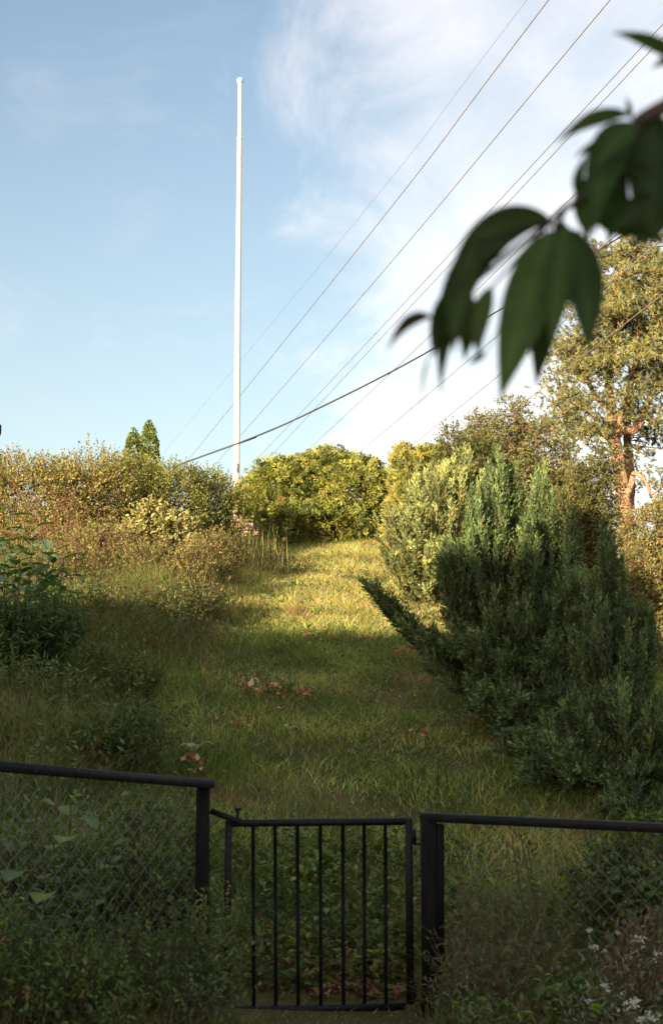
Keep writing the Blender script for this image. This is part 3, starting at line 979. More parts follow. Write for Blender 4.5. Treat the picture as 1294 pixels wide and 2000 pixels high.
def side_region(n):
    y = rng.uniform(6.2, 30, n * 2)
    side = np.sign(rng.uniform(-1, 1, n * 2))
    x = side * (0.245 * y + 0.85 + rng.random(n * 2) ** 1.4 * 4.5)
    return x[:n], y[:n]


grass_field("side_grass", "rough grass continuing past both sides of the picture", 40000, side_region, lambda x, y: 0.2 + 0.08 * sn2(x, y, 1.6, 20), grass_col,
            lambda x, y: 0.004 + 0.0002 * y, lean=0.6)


def left_region(n):
    x = rng.uniform(-5.2, -0.4, n * 3); y = rng.uniform(13.5, 22.5, n * 3)
    edge = -0.10 * (y - 14) - 0.9 + 0.35 * sn2(x, y, 1.4, 15)
    k = (rng.random(n * 3) < sstep(edge - x, -0.1, 1.1) * sstep(y, 13.5, 17)) & (rng.random(n * 3) < np.clip(0.55 + 0.6 * sn2(x, y, 1.9, 16), 0.05, 1))
    return x[k][:n], y[k][:n]


def tall_col(x, y, h):
    n = len(x)
    a = palette(n, [(0.16, 0.14, 0.055, 3), (0.24, 0.19, 0.09, 1.5), (0.095, 0.118, 0.034, 4), (0.16, 0.10, 0.06, 1.2)], 0.25)
    return a


grass_field("tall_dry_grass", "tall seeding dry grass in front of the rose thicket", 27000, left_region, lambda x, y: 0.30 + 0.14 * sn2(x, y, 1.5, 25), tall_col,
            lambda x, y: np.full(len(x), 0.0045), lean=0.22, heads=0.3)


def pole_region(n):
    p = [G(px, py)[:2] for px, py in ((440, 1110), (465, 1090), (490, 1085), (510, 1075), (425, 1130), (475, 1105), (500, 1095))]
    k = rng.choice(len(p), n)
    q = np.array(p)[k] + rng.normal(0, 0.22, (n, 2))
    return q[:, 0], q[:, 1]


grass_field("straw_stalks", "upright pale straw stalks below the flagpole", 330, pole_region, lambda x, y: np.full(len(x), 0.55),
            lambda x, y, h: palette(len(x), [(0.36, 0.28, 0.14, 3), (0.25, 0.22, 0.09, 2), (0.13, 0.14, 0.045, 2)], 0.25), lambda x, y: np.full(len(x), 0.0045), lean=0.13, heads=0.4, windy=0.08)


def strip_region(y0, y1, xr=(-3.2, 3.2), thr=0.55, seed=30, sparse=None):
    def f(n):
        x = rng.uniform(*xr, n * 4); y = rng.uniform(y0, y1, n * 4)
        k = rng.random(n * 4) < np.clip(thr + 0.6 * sn2(x, y, 2.2, seed), 0.02, 1)
        if sparse is not None:
            k &= sparse(x, y)
        return x[k][:n], y[k][:n]
    return f


off_path = lambda x, y: (np.abs(x + 0.07) > 0.56 + 0.06 * np.sin(y * 9))
grass_field("verge_grass", "long weedy grass growing along the foot of the fence", 26000, strip_region(6.2, 8.6, sparse=off_path), lambda x, y: 0.26 + 0.10 * sn2(x, y, 2.0, 31),
            lambda x, y, h: palette(len(x), [(0.085, 0.112, 0.032, 3), (0.11, 0.135, 0.04, 1.5), (0.19, 0.14, 0.072, 1.4), (0.15, 0.09, 0.06, 0.7)], 0.25),
            lambda x, y: np.full(len(x), 0.0032), lean=0.45, heads=0.05)

# broad-leaved ground weeds between the blades
def ground_weeds(name, label, n, region, size, cols, mat=M_LEAF, hh=0.12):
    x, y = region(n); n = len(x)
    per = 5
    base = np.stack([x, y, H(x, y)], 1)
    az = rng.uniform(0, 6.283, (n, per))
    el = rng.uniform(0.15, 0.9, (n, per))
    A = np.stack([np.cos(az) * np.cos(el), np.sin(az) * np.cos(el), np.sin(el)], -1)
    s = size * rng.uniform(0.5, 1.3, (n, 1)) * rng.uniform(0.7, 1.2, (n, per))
    P = base[:, None] + np.array([0, 0, 1.0]) * (rng.random((n, per)) * hh)[..., None]
    N = norm(np.array([0, 0, 1.0]) + rng.normal(0, 0.3, (n, per, 3)))
    C = np.repeat(palette(n, cols), per, 0) * rng.uniform(0.8, 1.2, (n * per, 1))
    g = Geo()
    leaves(g, P.reshape(-1, 3), A.reshape(-1, 3), N.reshape(-1, 3), s.ravel(), s.ravel() * 0.5, C, six=(hh > 0.45 or n < 3000))
    o = g.build(name, mat)
    return tag(o, label, "weeds", kind="stuff")


ground_weeds("meadow_weeds", "low broad-leaved weeds scattered through the meadow grass", 5500, view_region(7.5, 24, 0.5, 0.9), 0.045, WEED)
ground_weeds("verge_weeds", "low leafy weeds crowding the foot of the fence", 2600, strip_region(6.3, 8.8, seed=33, sparse=off_path), 0.055, WEED, hh=0.3)

def litter_region(n):
    x = rng.normal(0.12, 0.26, n); y = rng.uniform(7.62, 8.5, n)
    return x, y


litter = ground_weeds("leaf_litter", "brown leaf and stalk litter on the worn ground behind the gate", 330, litter_region, 0.04, [(0.17, 0.10, 0.06, 3), (0.12, 0.07, 0.045, 2), (0.20, 0.14, 0.08, 1)], mat=M_DRY, hh=0.03)
litter["category"] = "leaf litter"


def gate_weed_region(n):
    return rng.normal(0.0, 0.45, n), rng.uniform(7.75, 9.8, n)


ground_weeds("gate_weeds", "low green weeds growing behind the gate", 620, gate_weed_region, 0.06, WEED, hh=0.16)


def bank_region(n):
    x = rng.uniform(-5.0, -0.8, n * 4); y = rng.uniform(8.8, 19.5, n * 4)
    edge = -1.35 - 0.02 * (y - 9) + 0.35 * sn2(x, y, 1.7, 45)
    k = (rng.random(n * 4) < sstep(edge - x, -0.15, 0.7)) & (np.abs(x) < 0.25 * y + 0.4) & (rng.random(n * 4) < np.clip(0.55 + 0.7 * sn2(x, y, 2.0, 46), 0.03, 1))
    return x[k][:n], y[k][:n]


grass_field("bank_grass", "tall dark weedy grass on the overgrown left bank", 46000, bank_region, lambda x, y: 0.37 + 0.2 * sn2(x, y, 1.8, 47),
            lambda x, y, h: palette(len(x), [(0.085, 0.115, 0.032, 4), (0.12, 0.14, 0.04, 2), (0.18, 0.145, 0.065, 1.6), (0.15, 0.095, 0.06, 0.7)], 0.3) * (1 + 0.35 * sn2(x, y, 2.4, 48))[:, None], lambda x, y: 0.0022 + 0.00012 * y, lean=0.42, heads=0.06)
ground_weeds("bank_weeds", "leafy green weeds mixed through the left bank", 5200, bank_region, 0.055, WEED + DARKW, hh=0.42)

# ------------------------------------------------------------------ clipped and sheared evergreens on the ridge
def spray_hedge(name, label, cat, lobes, nspray, per, slen, cols, nlen, nw, up, shell=0.72, lump=0.16, freq=2.6, clear=0.05, stem=(0.10, 0.06, 0.04), group=None, flat=True):
    """evergreen of flat fan-shaped sprays"""
    c = np.mean([l[0] for l in lobes], axis=0)
    base = np.array([c[0], c[1], float(H(c[0], c[1]))])
    e = empty(name, base, label, cat, group)
    P, N = sample_lobes(lobes, nspray, shell, lump, freq, clear)
    D = norm(N + np.array([0, 0, up]) + rng.normal(0, 0.38, P.shape))
    side = norm(np.cross(D, rand_dir(nspray)))
    sl = slen * rng.uniform(0.55, 1.25, nspray)
    s = rng.random((nspray, per)) ** 0.8
    lat = rng.uniform(-1, 1, (nspray, per)) * np.sin(np.clip(s, 0.02, 1) * math.pi * 0.85 + 0.25) * 0.42
    Q = P[:, None] + D[:, None] * (s * sl[:, None])[..., None] + side[:, None] * (lat * sl[:, None])[..., None]
    Q[..., 2] -= (s ** 2 * sl[:, None]) * 0.25
    ax = norm(D[:, None] + side[:, None] * (np.sign(lat) * 0.75)[..., None] + rng.normal(0, 0.2, Q.shape))
    nrm = np.cross(D, side)
    nn = norm(nrm[:, None] + rng.normal(0, 0.35, Q.shape))
    m = nspray * per
    C = np.repeat(palette(nspray, cols, 0.22), per, 0) * rng.uniform(0.8, 1.25, (m, 1))
    g = Geo()
    L = nlen * rng.uniform(0.7, 1.3, m)
    leaves(g, Q.reshape(-1, 3), ax.reshape(-1, 3), nn.reshape(-1, 3), L, L * nw / nlen, C, six='tri')
    g.build("foliage", M_NEEDLE, e, origin=base)
    gs = Geo()
    sel = rng.choice(nspray, min(60, nspray), replace=False)
    stems_to(gs, base, P[sel], 0.02, 0.005, np.asarray(stem), spread=0.25)
    gs.build("stem", M_TWIG, e, origin=base)
    return e


spray_hedge("golden_hedge", "rounded golden-green conifer hedge at the top of the grass slope", "hedge",
            [PL(565, 985, 25.6, 88, 88, 0.9), PL(640, 965, 25.8, 95, 78, 0.9), PL(700, 985, 25.4, 66, 84, 0.8), PL(520, 1000, 25.4, 42, 66, 0.6), PL(620, 1025, 25.0, 110, 45, 0.6)],
            4400, 38, 0.24, GOLD, 0.048, 0.024, 0.45, lump=0.11)
spray_hedge("clipped_thuja", "squared green thuja hedge just right of the golden hedge", "hedge",
            [PL(815, 945, 23.5, 45, 66, 0.5), PL(850, 930, 23.8, 50, 55, 0.5), PL(812, 1010, 23.3, 55, 70, 0.6), PL(790, 905, 23.6, 20, 28, 0.35)],
            1500, 34, 0.17, THUJA, 0.04, 0.02, 0.7, lump=0.07)
for px, top, hw, lab in ((261, 836, 22, "left and shorter of two small pointed thujas poking above the thicket"), (291, 821, 22, "right and taller of two small pointed thujas poking above the thicket")):
    spray_hedge("pointed_thuja", lab, "conifer",
                [PL(px, top + 14, 29, hw * 0.28, 13, 0.05), PL(px, top + 30, 29, hw * 0.58, 22, 0.10), PL(px, top + 52, 29, hw * 0.85, 32, 0.15), PL(px, top + 90, 29, hw * 0.98, 50, 0.18), PL(px, top + 140, 29, hw * 0.85, 55, 0.2)],
                2200, 24, 0.05, DTHUJA, 0.026, 0.014, 1.4, lump=0.05, group="small pointed thujas")

# ------------------------------------------------------------------ left thicket
shrub("rose_thicket", "sprawling olive-brown rose thicket with bare reddish canes at the left edge", "shrub",
      [PL(60, 985, 21, 130, 100, 1.1), PL(-70, 990, 21.3, 130, 105, 1.1), PL(165, 985, 21.2, 85, 100, 0.9), PL(95, 1060, 20.4, 110, 55, 0.8)],
      7500, 9, 0.20, (0.042, 0.026), ROSE, up=0.55, twig=(0.14, 0.07, 0.05), nstem=110, lump=0.26, stem_r=0.010, twigr=0.0022, shell=0.5, six=False)
shrub("rose_bush", "greener leafy rose bush in the thicket, sloping down to the flagpole", "shrub",
      [PL(255, 985, 22.3, 100, 100, 1.0), PL(345, 1000, 22.2, 85, 92, 0.9), PL(410, 1005, 22.5, 55, 72, 0.7), PL(452, 1030, 22.5, 40, 52, 0.5)],
      7000, 9, 0.18, (0.040, 0.026), ROSEG, up=0.5, twig=(0.10, 0.055, 0.04), nstem=110, lump=0.24, twigr=0.0026, shell=0.55, six=False)
shrub("pale_shrub", "small pale cream-green leaved shrub in front of the rose bush", "shrub",
      [PL(300, 1040, 20.6, 45, 48, 0.4), PL(350, 1050, 20.5, 35, 42, 0.35), PL(255, 1065, 20.4, 35, 32, 0.3)],
      620, 8, 0.16, (0.062, 0.036), PALE, up=0.6, twig=(0.09, 0.06, 0.04), nstem=30, lump=0.2)
shrub("bramble", "tangled brownish bramble low in front of the thicket", "shrub",
      [PL(190, 1105, 19.3, 95, 64, 0.5), PL(300, 1125, 18.7, 80, 62, 0.5), PL(375, 1135, 18.3, 46, 66, 0.4), PL(415, 1085, 20.0, 50, 46, 0.5), PL(120, 1140, 18.3, 80, 55, 0.4)],
      3200, 8, 0.18, (0.035, 0.022), [(0.15, 0.135, 0.045, 3), (0.12, 0.135, 0.036, 4), (0.20, 0.12, 0.06, 1)], up=0.6, twig=(0.13, 0.07, 0.05), nstem=60, lump=0.45, twigr=0.003, six=False)
# bare reddish canes arching over the thicket
cb = on_ground(110, 20.3)
g = Geo()
n = 95
p0 = cb + rng.normal(0, 1, (n, 3)) * [0.5, 0.25, 0.0] + [0, -0.3, 0.1]
p2 = np.array([W(rng.uniform(-10, 175), rng.uniform(950, 1075), rng.uniform(19.3, 20.2)) for _ in range(n)])
tubes(g, bez(p0, (p0 + p2) / 2 + rng.normal(0, 0.15, (n, 3)) + [0, 0, 0.35], p2, 7), np.linspace(0.0055, 0.002, 7)[None] * rng.uniform(0.6, 1.2, (n, 1)), np.array([0.20, 0.105, 0.07]) * rng.uniform(0.6, 1.3, (n, 1)), 4)
canes = g.build("dead_canes", M_TWIG, origin=cb)
tag(canes, "tangle of bare reddish-brown canes in the left thicket", "canes")


def big_leaf_plant(name, label, cat, base, spots, leaf, cols, droop=0.3, stem=(0.06, 0.08, 0.03), group=None, mat=None, upright=0.5):
    """stems with large leaves; every leaf is a part of its own. spots: (tip point, leaf count)"""
    base = np.asarray(base, float)
    e = empty(name, base, label, cat, group)
    for tip, cnt in spots:
        gs = Geo()
        tip = np.asarray(tip, float)
        b = base + np.array([(tip[0] - base[0]) * 0.55, (tip[1] - base[1]) * 0.55, 0]) + rng.normal(0, 0.05, 3) * [1, 1, 0]
        b[2] = float(H(b[0], b[1])) - 0.03
        mid = (b + tip) / 2 + np.array([0, 0, 0.06])
        path = bez(b[None], mid[None], tip[None], 7)
        tubes(gs, path, np.linspace(0.007, 0.0035, 7)[None], np.asarray(stem), 5)
        gs.build("stem", M_TWIG, e, origin=base)
        for k in range(cnt):
            f = 1 - (k / max(cnt, 1)) * 0.45
            fi = f * 6; i0 = min(int(fi), 5); p = path[0][i0] * (1 - fi + i0) + path[0][i0 + 1] * (fi - i0)
            az = k * 2.4 + rng.uniform(-0.4, 0.4)
            el = upright + rng.uniform(-0.35, 0.35) - 0.4 * (1 - f)
            A = np.array([[math.cos(az) * math.cos(el), math.sin(az) * math.cos(el), math.sin(el)]])
            L = leaf[0] * rng.uniform(0.65, 1.2)
            gl = Geo()
            blade(gl, p, A[0], L, leaf[1] / leaf[0] * L, palette(1, cols, 0.2)[0], droop)
            gl.build("leaf", mat or M_GLOSS, e, origin=base)
    return e


def blade(g, p, A, L, Wd, C, droop=0.3, lobed=0.0, side=None, wave=0.05, nl=7, petiole=0.12):
    """one broad curved leaf with a folded midrib"""
    p = np.asarray(p, float); A = norm(np.asarray(A, float))
    up = np.array([0, 0, 1.0])
    if side is None:
        side = np.cross(A, up)
        if np.linalg.norm(side) < 0.2:
            side = np.cross(A, [0, 1.0, 0])
    B = norm(np.asarray(side, float)); N = np.cross(B, A)
    t = np.linspace(0, 1, nl)
    cen = p + A * (petiole * L) + np.outer(t * L, A) - np.outer(droop * L * t ** 2, up)
    w = Wd * 0.5 * np.sin(np.clip(t, 0, 1) ** 0.72 * math.pi) ** 0.8
    w[0] = Wd * 0.04; w[-1] = 0.002
    w = w * (1 + lobed * np.sin(t * 17))
    rows = []
    for s, lift in ((-1, 0.25), (-0.5, 0.08), (0, 0.0), (0.5, 0.08), (1, 0.25)):
        rows.append(cen + np.outer(w * s, B) + np.outer(w * lift + wave * Wd * np.sin(t * 9 + s * 2) * abs(s), N))
    V = np.stack(rows, 1).reshape(-1, 3)
    i = np.arange(nl - 1)[:, None] * 5 + np.arange(4)[None]
    Q = np.stack([i, i + 1, i + 6, i + 5], -1).reshape(-1, 4)
    C = np.tile(C, (len(V), 1)); C[2::5] *= 1.25
    g.add(V, Q=Q, C=C)
    b = np.arange(4)
    pts = np.stack([p, p + A * petiole * L * 0.5, cen[1]], 0)
    tubes(g, pts[None], np.array([[0.0022, 0.002, 0.0012]]) * max(L / 0.1, 0.6), np.asarray(C[0]) * 1.1, 4)


bl = on_ground(40, 14.2)
spots = [(W(px, py, yy), c) for px, py, yy, c in ((48, 1022, 14.2, 6), (8, 1035, 14.4, 6), (92, 1050, 14.3, 6), (112, 1075, 14.0, 6), (-40, 1030, 14.2, 6), (30, 1085, 13.8, 8), (75, 1105, 13.8, 8), (-20, 1110, 13.7, 8),
                                              (105, 1130, 13.8, 7), (50, 1150, 13.2, 8), (5, 1165, 13.2, 8), (-50, 1150, 13.4, 6), (85, 1180, 13.2, 8), (20, 1205, 13.0, 8), (112, 1160, 13.4, 7), (60, 1210, 13.0, 7), (-20, 1200, 13.0, 7), (118, 1105, 14.4, 6), (64, 1060, 14.5, 6), (-10, 1070, 14.0, 7), (25, 1008, 14.3, 7), (68, 1030, 14.0, 7), (-15, 1012, 14.3, 7), (100, 1062, 13.9, 7), (40, 1055, 13.9, 7), (10, 1060, 13.8, 7), (84, 1085, 13.6, 7), (125, 1090, 14.1, 6), (60, 1125, 13.4, 7), (10, 1130, 13.4, 7))]
big_leaf_plant("broadleaf_shrub", "dense dark green shrub with large oval leaves at the left edge", "shrub", bl, [(p, c + 1) for p, c in spots], (0.20, 0.10), BIGLEAF, 0.25)
shrub("goldenrod_clump", "narrow-leaved upright weed clump below the large-leaved shrub", "weed",
      [PL(95, 1250, 12.9, 45, 45, 0.3), PL(30, 1265, 12.7, 50, 40, 0.3), PL(-30, 1260, 12.8, 50, 45, 0.3)],
      380, 16, 0.30, (0.085, 0.016), DARKW, up=1.4, twig=(0.05, 0.07, 0.03), nstem=60, stem_r=0.006, spread=1.1)

BANK = "weed clumps on the left bank"
for lab, lobs, cols_ in (("bushy brownish weed clump just right of the large-leaved shrub", [PL(165, 1210, 15.6, 40, 40, 0.3), PL(215, 1220, 15.4, 35, 32, 0.3)], WEED + [(0.14, 0.10, 0.05, 3)]),
                         ("broad dark weed clump at the left edge above the fence rail", [PL(40, 1370, 12.0, 60, 45, 0.35), PL(110, 1395, 11.8, 50, 36, 0.3)], DARKW + WEED),
                         ("leafy weed clump in the middle of the left bank", [PL(215, 1330, 13.0, 50, 36, 0.3), PL(270, 1345, 12.8, 35, 28, 0.3)], WEED),
                         ("low weed clump between the coltsfoot and the left fence rail", [PL(260, 1450, 10.9, 50, 36, 0.3), PL(190, 1460, 10.7, 45, 34, 0.3)], WEED + DARKW),
                         ("straw-tipped weed clump where the left bank meets the path", [PL(345, 1215, 16.6, 45, 40, 0.3), PL(395, 1195, 17.2, 30, 34, 0.25)], [(0.11, 0.115, 0.04, 3), (0.16, 0.13, 0.06, 2), (0.07, 0.09, 0.03, 2)])):
    shrub("weed_clump", lab, "weeds", lobs, 330, 9, 0.22, (0.048, 0.016), cols_, up=1.0, twig=(0.09, 0.08, 0.04), nstem=40, stem_r=0.004, twigr=0.0016, lump=0.4, group=BANK)

# ------------------------------------------------------------------ right side: junipers
jl = on_ground(845, 19.2)
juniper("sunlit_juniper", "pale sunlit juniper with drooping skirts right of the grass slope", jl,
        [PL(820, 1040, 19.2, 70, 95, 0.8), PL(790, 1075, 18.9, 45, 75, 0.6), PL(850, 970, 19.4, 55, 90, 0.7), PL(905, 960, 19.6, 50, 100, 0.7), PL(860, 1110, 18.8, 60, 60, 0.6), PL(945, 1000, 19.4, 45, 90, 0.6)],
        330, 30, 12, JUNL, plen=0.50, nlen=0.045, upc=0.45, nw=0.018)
jm = on_ground(1010, 13.9)
arm = np.array([W(px + rng.uniform(-12, 12), py + rng.uniform(-10, 10), 13.2 + rng.uniform(-0.1, 0.1)) for px, py in
                ((722, 1142), (735, 1165), (748, 1150), (762, 1190), (775, 1200), (790, 1222), (800, 1205), (815, 1245), (830, 1235), (845, 1262), (850, 1240), (860, 1280), (870, 1230), (720, 1140), (785, 1212), (806, 1262), (824, 1268), (840, 1290), (726, 1150), (757, 1180), (770, 1186))])
juniper("spreading_juniper", "big dark blue-green juniper with a low arm reaching left over the grass", jm,
        [PL(1000, 1230, 13.9, 135, 150, 0.9), PL(966, 965, 13.9, 24, 118, 0.22), PL(1066, 1020, 13.9, 28, 118, 0.25), PL(1110, 1330, 12.6, 70, 90, 0.5), PL(1140, 1180, 13.0, 50, 110, 0.4), PL(900, 1140, 13.7, 50, 110, 0.4), PL(1085, 1210, 13.7, 85, 150, 0.7),
         PL(1015, 1030, 14.0, 24, 105, 0.2), PL(930, 1020, 13.8, 22, 100, 0.2), PL(868, 1130, 13.6, 18, 80, 0.18), PL(990, 960, 14.1, 14, 60, 0.14), PL(1035, 1080, 13.6, 30, 90, 0.22),
         PL(900, 1290, 13.3, 75, 70, 0.5), PL(1000, 1370, 13.1, 105, 95, 0.7), PL(1060, 1470, 12.9, 105, 100, 0.7), PL(1000, 1450, 13.0, 60, 80, 0.5), PL(960, 1400, 12.5, 60, 60, 0.4), PL(1050, 1420, 12.2, 80, 70, 0.5), PL(1118, 1050, 13.9, 20, 80, 0.2)],
        600, 28, 12, JUN, plen=0.48, nlen=0.036, extra=arm, upc=0.7, nw=0.014)
jr = on_ground(1200, 11.3)
juniper("right_juniper", "dark juniper at the right edge, low branches reaching down to the fence rail", jr,
        [PL(1188, 1115, 11.9, 26, 110, 0.25), PL(1165, 1170, 11.9, 22, 80, 0.2), PL(1212, 1180, 11.8, 20, 80, 0.2), PL(1195, 1290, 11.7, 75, 120, 0.5), PL(1262, 1240, 11.8, 16, 90, 0.18), PL(1240, 1290, 11.7, 30, 80, 0.25),
         PL(1190, 1430, 11.3, 115, 110, 0.5), PL(1280, 1470, 11.2, 90, 120, 0.5), PL(1250, 1550, 10.9, 130, 75, 0.45), PL(1090, 1530, 10.9, 95, 80, 0.4), PL(1040, 1490, 11.3, 75, 90, 0.4), PL(1140, 1590, 10.6, 110, 40, 0.35), PL(1250, 1600, 10.0, 110, 50, 0.35)],
        560, 28, 12, JUN, plen=0.42, nlen=0.033, upc=0.7, nw=0.013)

# ------------------------------------------------------------------ right background: broadleaf trees and pine
shrub("young_deciduous_tree", "slim yellow-green leafy tree with pointed top beside the clipped thuja", "tree",
      [PL(882, 880, 22.5, 22, 45, 0.25), PL(892, 930, 22.5, 42, 60, 0.45), PL(930, 915, 22.8, 38, 70, 0.45), PL(900, 1000, 22.4, 55, 60, 0.5)],
      1900, 8, 0.16, (0.05, 0.03), [(0.075, 0.085, 0.022, 3), (0.05, 0.068, 0.018, 3), (0.12, 0.11, 0.025, 1)], up=0.8, lump=0.2, nstem=40, six=False)


def tree(name, label, base, trunk, lobes, nshoot, per, slen, leaf, cols, twig, trunk_mat, up=0.1, droop=0.6, limbs=26, r0=0.14, six=False, lump=0.3, shell=0.35, freq=2.0):
    base = np.asarray(base, float)
    e = empty(name, base, label, "tree")
    path = catmull(np.vstack([base - [0, 0, 0.1], trunk]), 6)
    g = Geo()
    rad = np.linspace(r0, r0 * 0.2, len(path)); 
    tubes(g, path[None], rad[None], (0.1,) * 3, 10)
    P, N = sample_lobes(lobes, nshoot, shell, lump, freq)
    sel = rng.choice(nshoot, limbs, replace=False)
    st = path[rng.integers(len(path) // 3, len(path), limbs)]
    tips = P[sel]
    lp_ = bez(st, st * 0.4 + tips * 0.6 + [0, 0, 0.15], tips, 6)
    tubes(g, lp_, np.linspace(r0 * 0.35, 0.006, 6)[None] * np.ones((limbs, 1)), (0.1,) * 3, 5)
    g.build("trunk", trunk_mat, e, origin=base, smooth=True, colour=False)
    D = norm(N * 0.7 + np.array([0, 0, up]) + rng.normal(0, 0.45, P.shape))
    sl = slen * rng.uniform(0.5, 1.3, nshoot)
    t = (np.arange(per) + rng.uniform(0, 1, (nshoot, per))) / per
    Q = P[:, None] + D[:, None] * (t * sl[:, None])[..., None]
    Q[..., 2] -= droop * sl[:, None] * t ** 2
    Q += rng.normal(0, slen * 0.06, Q.shape)
    ax = norm(rng.normal(0, 1, Q.shape) + [0, 0, -0.5 * droop] + D[:, None] * 0.5)
    m = nshoot * per
    C = np.repeat(palette(nshoot, cols), per, 0) * rng.uniform(0.78, 1.22, (m, 1))
    gc = Geo()
    L = leaf[0] * rng.uniform(0.65, 1.25, m)
    leaves(gc, Q.reshape(-1, 3), ax.reshape(-1, 3), rand_dir(m), L, L * leaf[1] / leaf[0], C, six=six)
    tw = Geo()
    ns = min(nshoot, 1500)
    end = P[:ns] + D[:ns] * sl[:ns, None] - np.array([0, 0, 1.0]) * (droop * sl[:ns, None])
    tubes(gc, bez(P[:ns] - D[:ns] * slen * 0.5, P[:ns] + D[:ns] * sl[:ns, None] * 0.5, end, 3), np.tile([0.006, 0.004, 0.002], (ns, 1)), np.asarray(twig))
    gc.build("crown", M_LEAF, e, origin=base)
    return e


tree("birch_tree", "airy olive-leaved birch in front of the pine, left of its trunk", on_ground(1030, 29), [W(1030, 950, 29), W(1020, 860, 29), W(1012, 800, 29)],
     [PL(1000, 840, 29, 42, 75, 0.5), PL(955, 885, 29, 50, 80, 0.6), PL(1060, 905, 29, 62, 95, 0.8), PL(1010, 960, 28.6, 95, 75, 0.9), PL(1100, 975, 29, 70, 85, 0.8), PL(935, 845, 29.2, 25, 40, 0.3)],
     2900, 14, 0.34, (0.05, 0.034), BIRCH, (0.09, 0.06, 0.045), M_BARK, lump=0.3)
tree("low_birch", "short round-crowned tree with yellow-green leaves left of the pine trunk", on_ground(1150, 27.5), [W(1150, 1050, 27.5), W(1152, 980, 27.5)],
     [PL(1150, 960, 27.5, 55, 60, 0.7), PL(1110, 1020, 27.3, 60, 55, 0.7), PL(1165, 1050, 27.3, 50, 70, 0.6), PL(1180, 905, 27.8, 26, 32, 0.4), PL(1100, 1110, 27.0, 90, 70, 0.7), PL(1190, 1150, 27.0, 60, 80, 0.7)],
     2600, 14, 0.26, (0.048, 0.032), [(0.085, 0.085, 0.025, 3), (0.065, 0.07, 0.022, 3), (0.12, 0.10, 0.035, 1)], (0.09, 0.06, 0.045), M_BARK, lump=0.22, droop=0.35, r0=0.08)
tree("climbing_vine_tree", "broad olive-brown leafy tree at the right edge below the pine branches", on_ground(1290, 25.5), [W(1285, 1150, 25.5), W(1275, 1050, 25.5)],
     [PL(1285, 1040, 25.6, 60, 60, 0.8), PL(1255, 1120, 25.2, 45, 70, 0.6), PL(1310, 1140, 25.2, 80, 90, 0.9), PL(1285, 1230, 24.6, 60, 80, 0.7), PL(1300, 1310, 24.0, 75, 70, 0.6), PL(1365, 1000, 26, 70, 90, 0.9), PL(1230, 1250, 24.8, 50, 90, 0.6)],
     4200, 14, 0.26, (0.048, 0.03), OLIVE, (0.14, 0.08, 0.055), M_BARK, lump=0.25, droop=0.6, r0=0.1)


def pine(name, label, base, limbs, lobes, ntuft, needles, cols):
    """limbs: list of (points, r0, r1) tubes that share one trunk mesh each"""
    base = np.asarray(base, float)
    e = empty(name, base, label, "tree")
    ends = []
    for i, (pts, r0, r1) in enumerate(limbs):
        path = catmull(np.array(pts), 6)
        g = Geo()
        rad = 1.22 * np.linspace(r0, r1, len(path)) * (1 + 0.08 * np.sin(np.arange(len(path)) * 1.9))
        tubes(g, path[None], rad[None], (0.1,) * 3, 12)
        g.build("trunk" if i == 0 else "limb", M_PINEBARK, e, origin=base, smooth=True, colour=False)
        ends.append(path[len(path) // 2:])
    ends = np.concatenate(ends)
    Pc, Nc = sample_lobes(lobes, 420, 0.40, 0.35, 2.6)
    ci = rng.integers(0, 420, ntuft)
    P = Pc[ci] + rng.normal(0, 1, (ntuft, 3)) * np.array([0.26, 0.24, 0.12])
    N = norm(Nc[ci] + rng.normal(0, 0.3, (ntuft, 3)))
    gb = Geo()
    m = 420
    k = np.argmin(np.linalg.norm(P[:m, None] - ends[None], axis=2), axis=1)
    st = ends[k]
    tubes(gb, bez(st, st * 0.5 + P[:m] * 0.5 + rng.normal(0, 0.12, (m, 3)), P[:m], 6), np.linspace(0.026, 0.007, 6)[None] * rng.uniform(0.5, 1.2, (m, 1)), np.array([0.26, 0.13, 0.075]) * rng.uniform(0.6, 1.2, (m, 1)), 4)
    tag(gb.build("twigs", M_TWIG, e, origin=base), kind="stuff")
    D = norm(N * 0.6 + np.array([0, 0, 0.55]) + rng.normal(0, 0.5, P.shape))
    t = rng.random((ntuft, needles))
    Q = P[:, None] + D[:, None] * (t * 0.16)[..., None]
    ax = norm(D[:, None] * 0.55 + rng.normal(0, 0.75, Q.shape))
    mm = ntuft * needles
    C = np.repeat(palette(ntuft, cols), needles, 0) * rng.uniform(0.75, 1.25, (mm, 1)) * np.repeat(rng.uniform(0.75, 1.2, 420)[ci], needles)[:, None]
    g = Geo()
    leaves(g, Q.reshape(-1, 3), ax.reshape(-1, 3), rand_dir(mm), 0.10 * rng.uniform(0.7, 1.2, mm), 0.021, C, six='tri')
    g.build("crown", M_NEEDLE, e, origin=base)
    return e


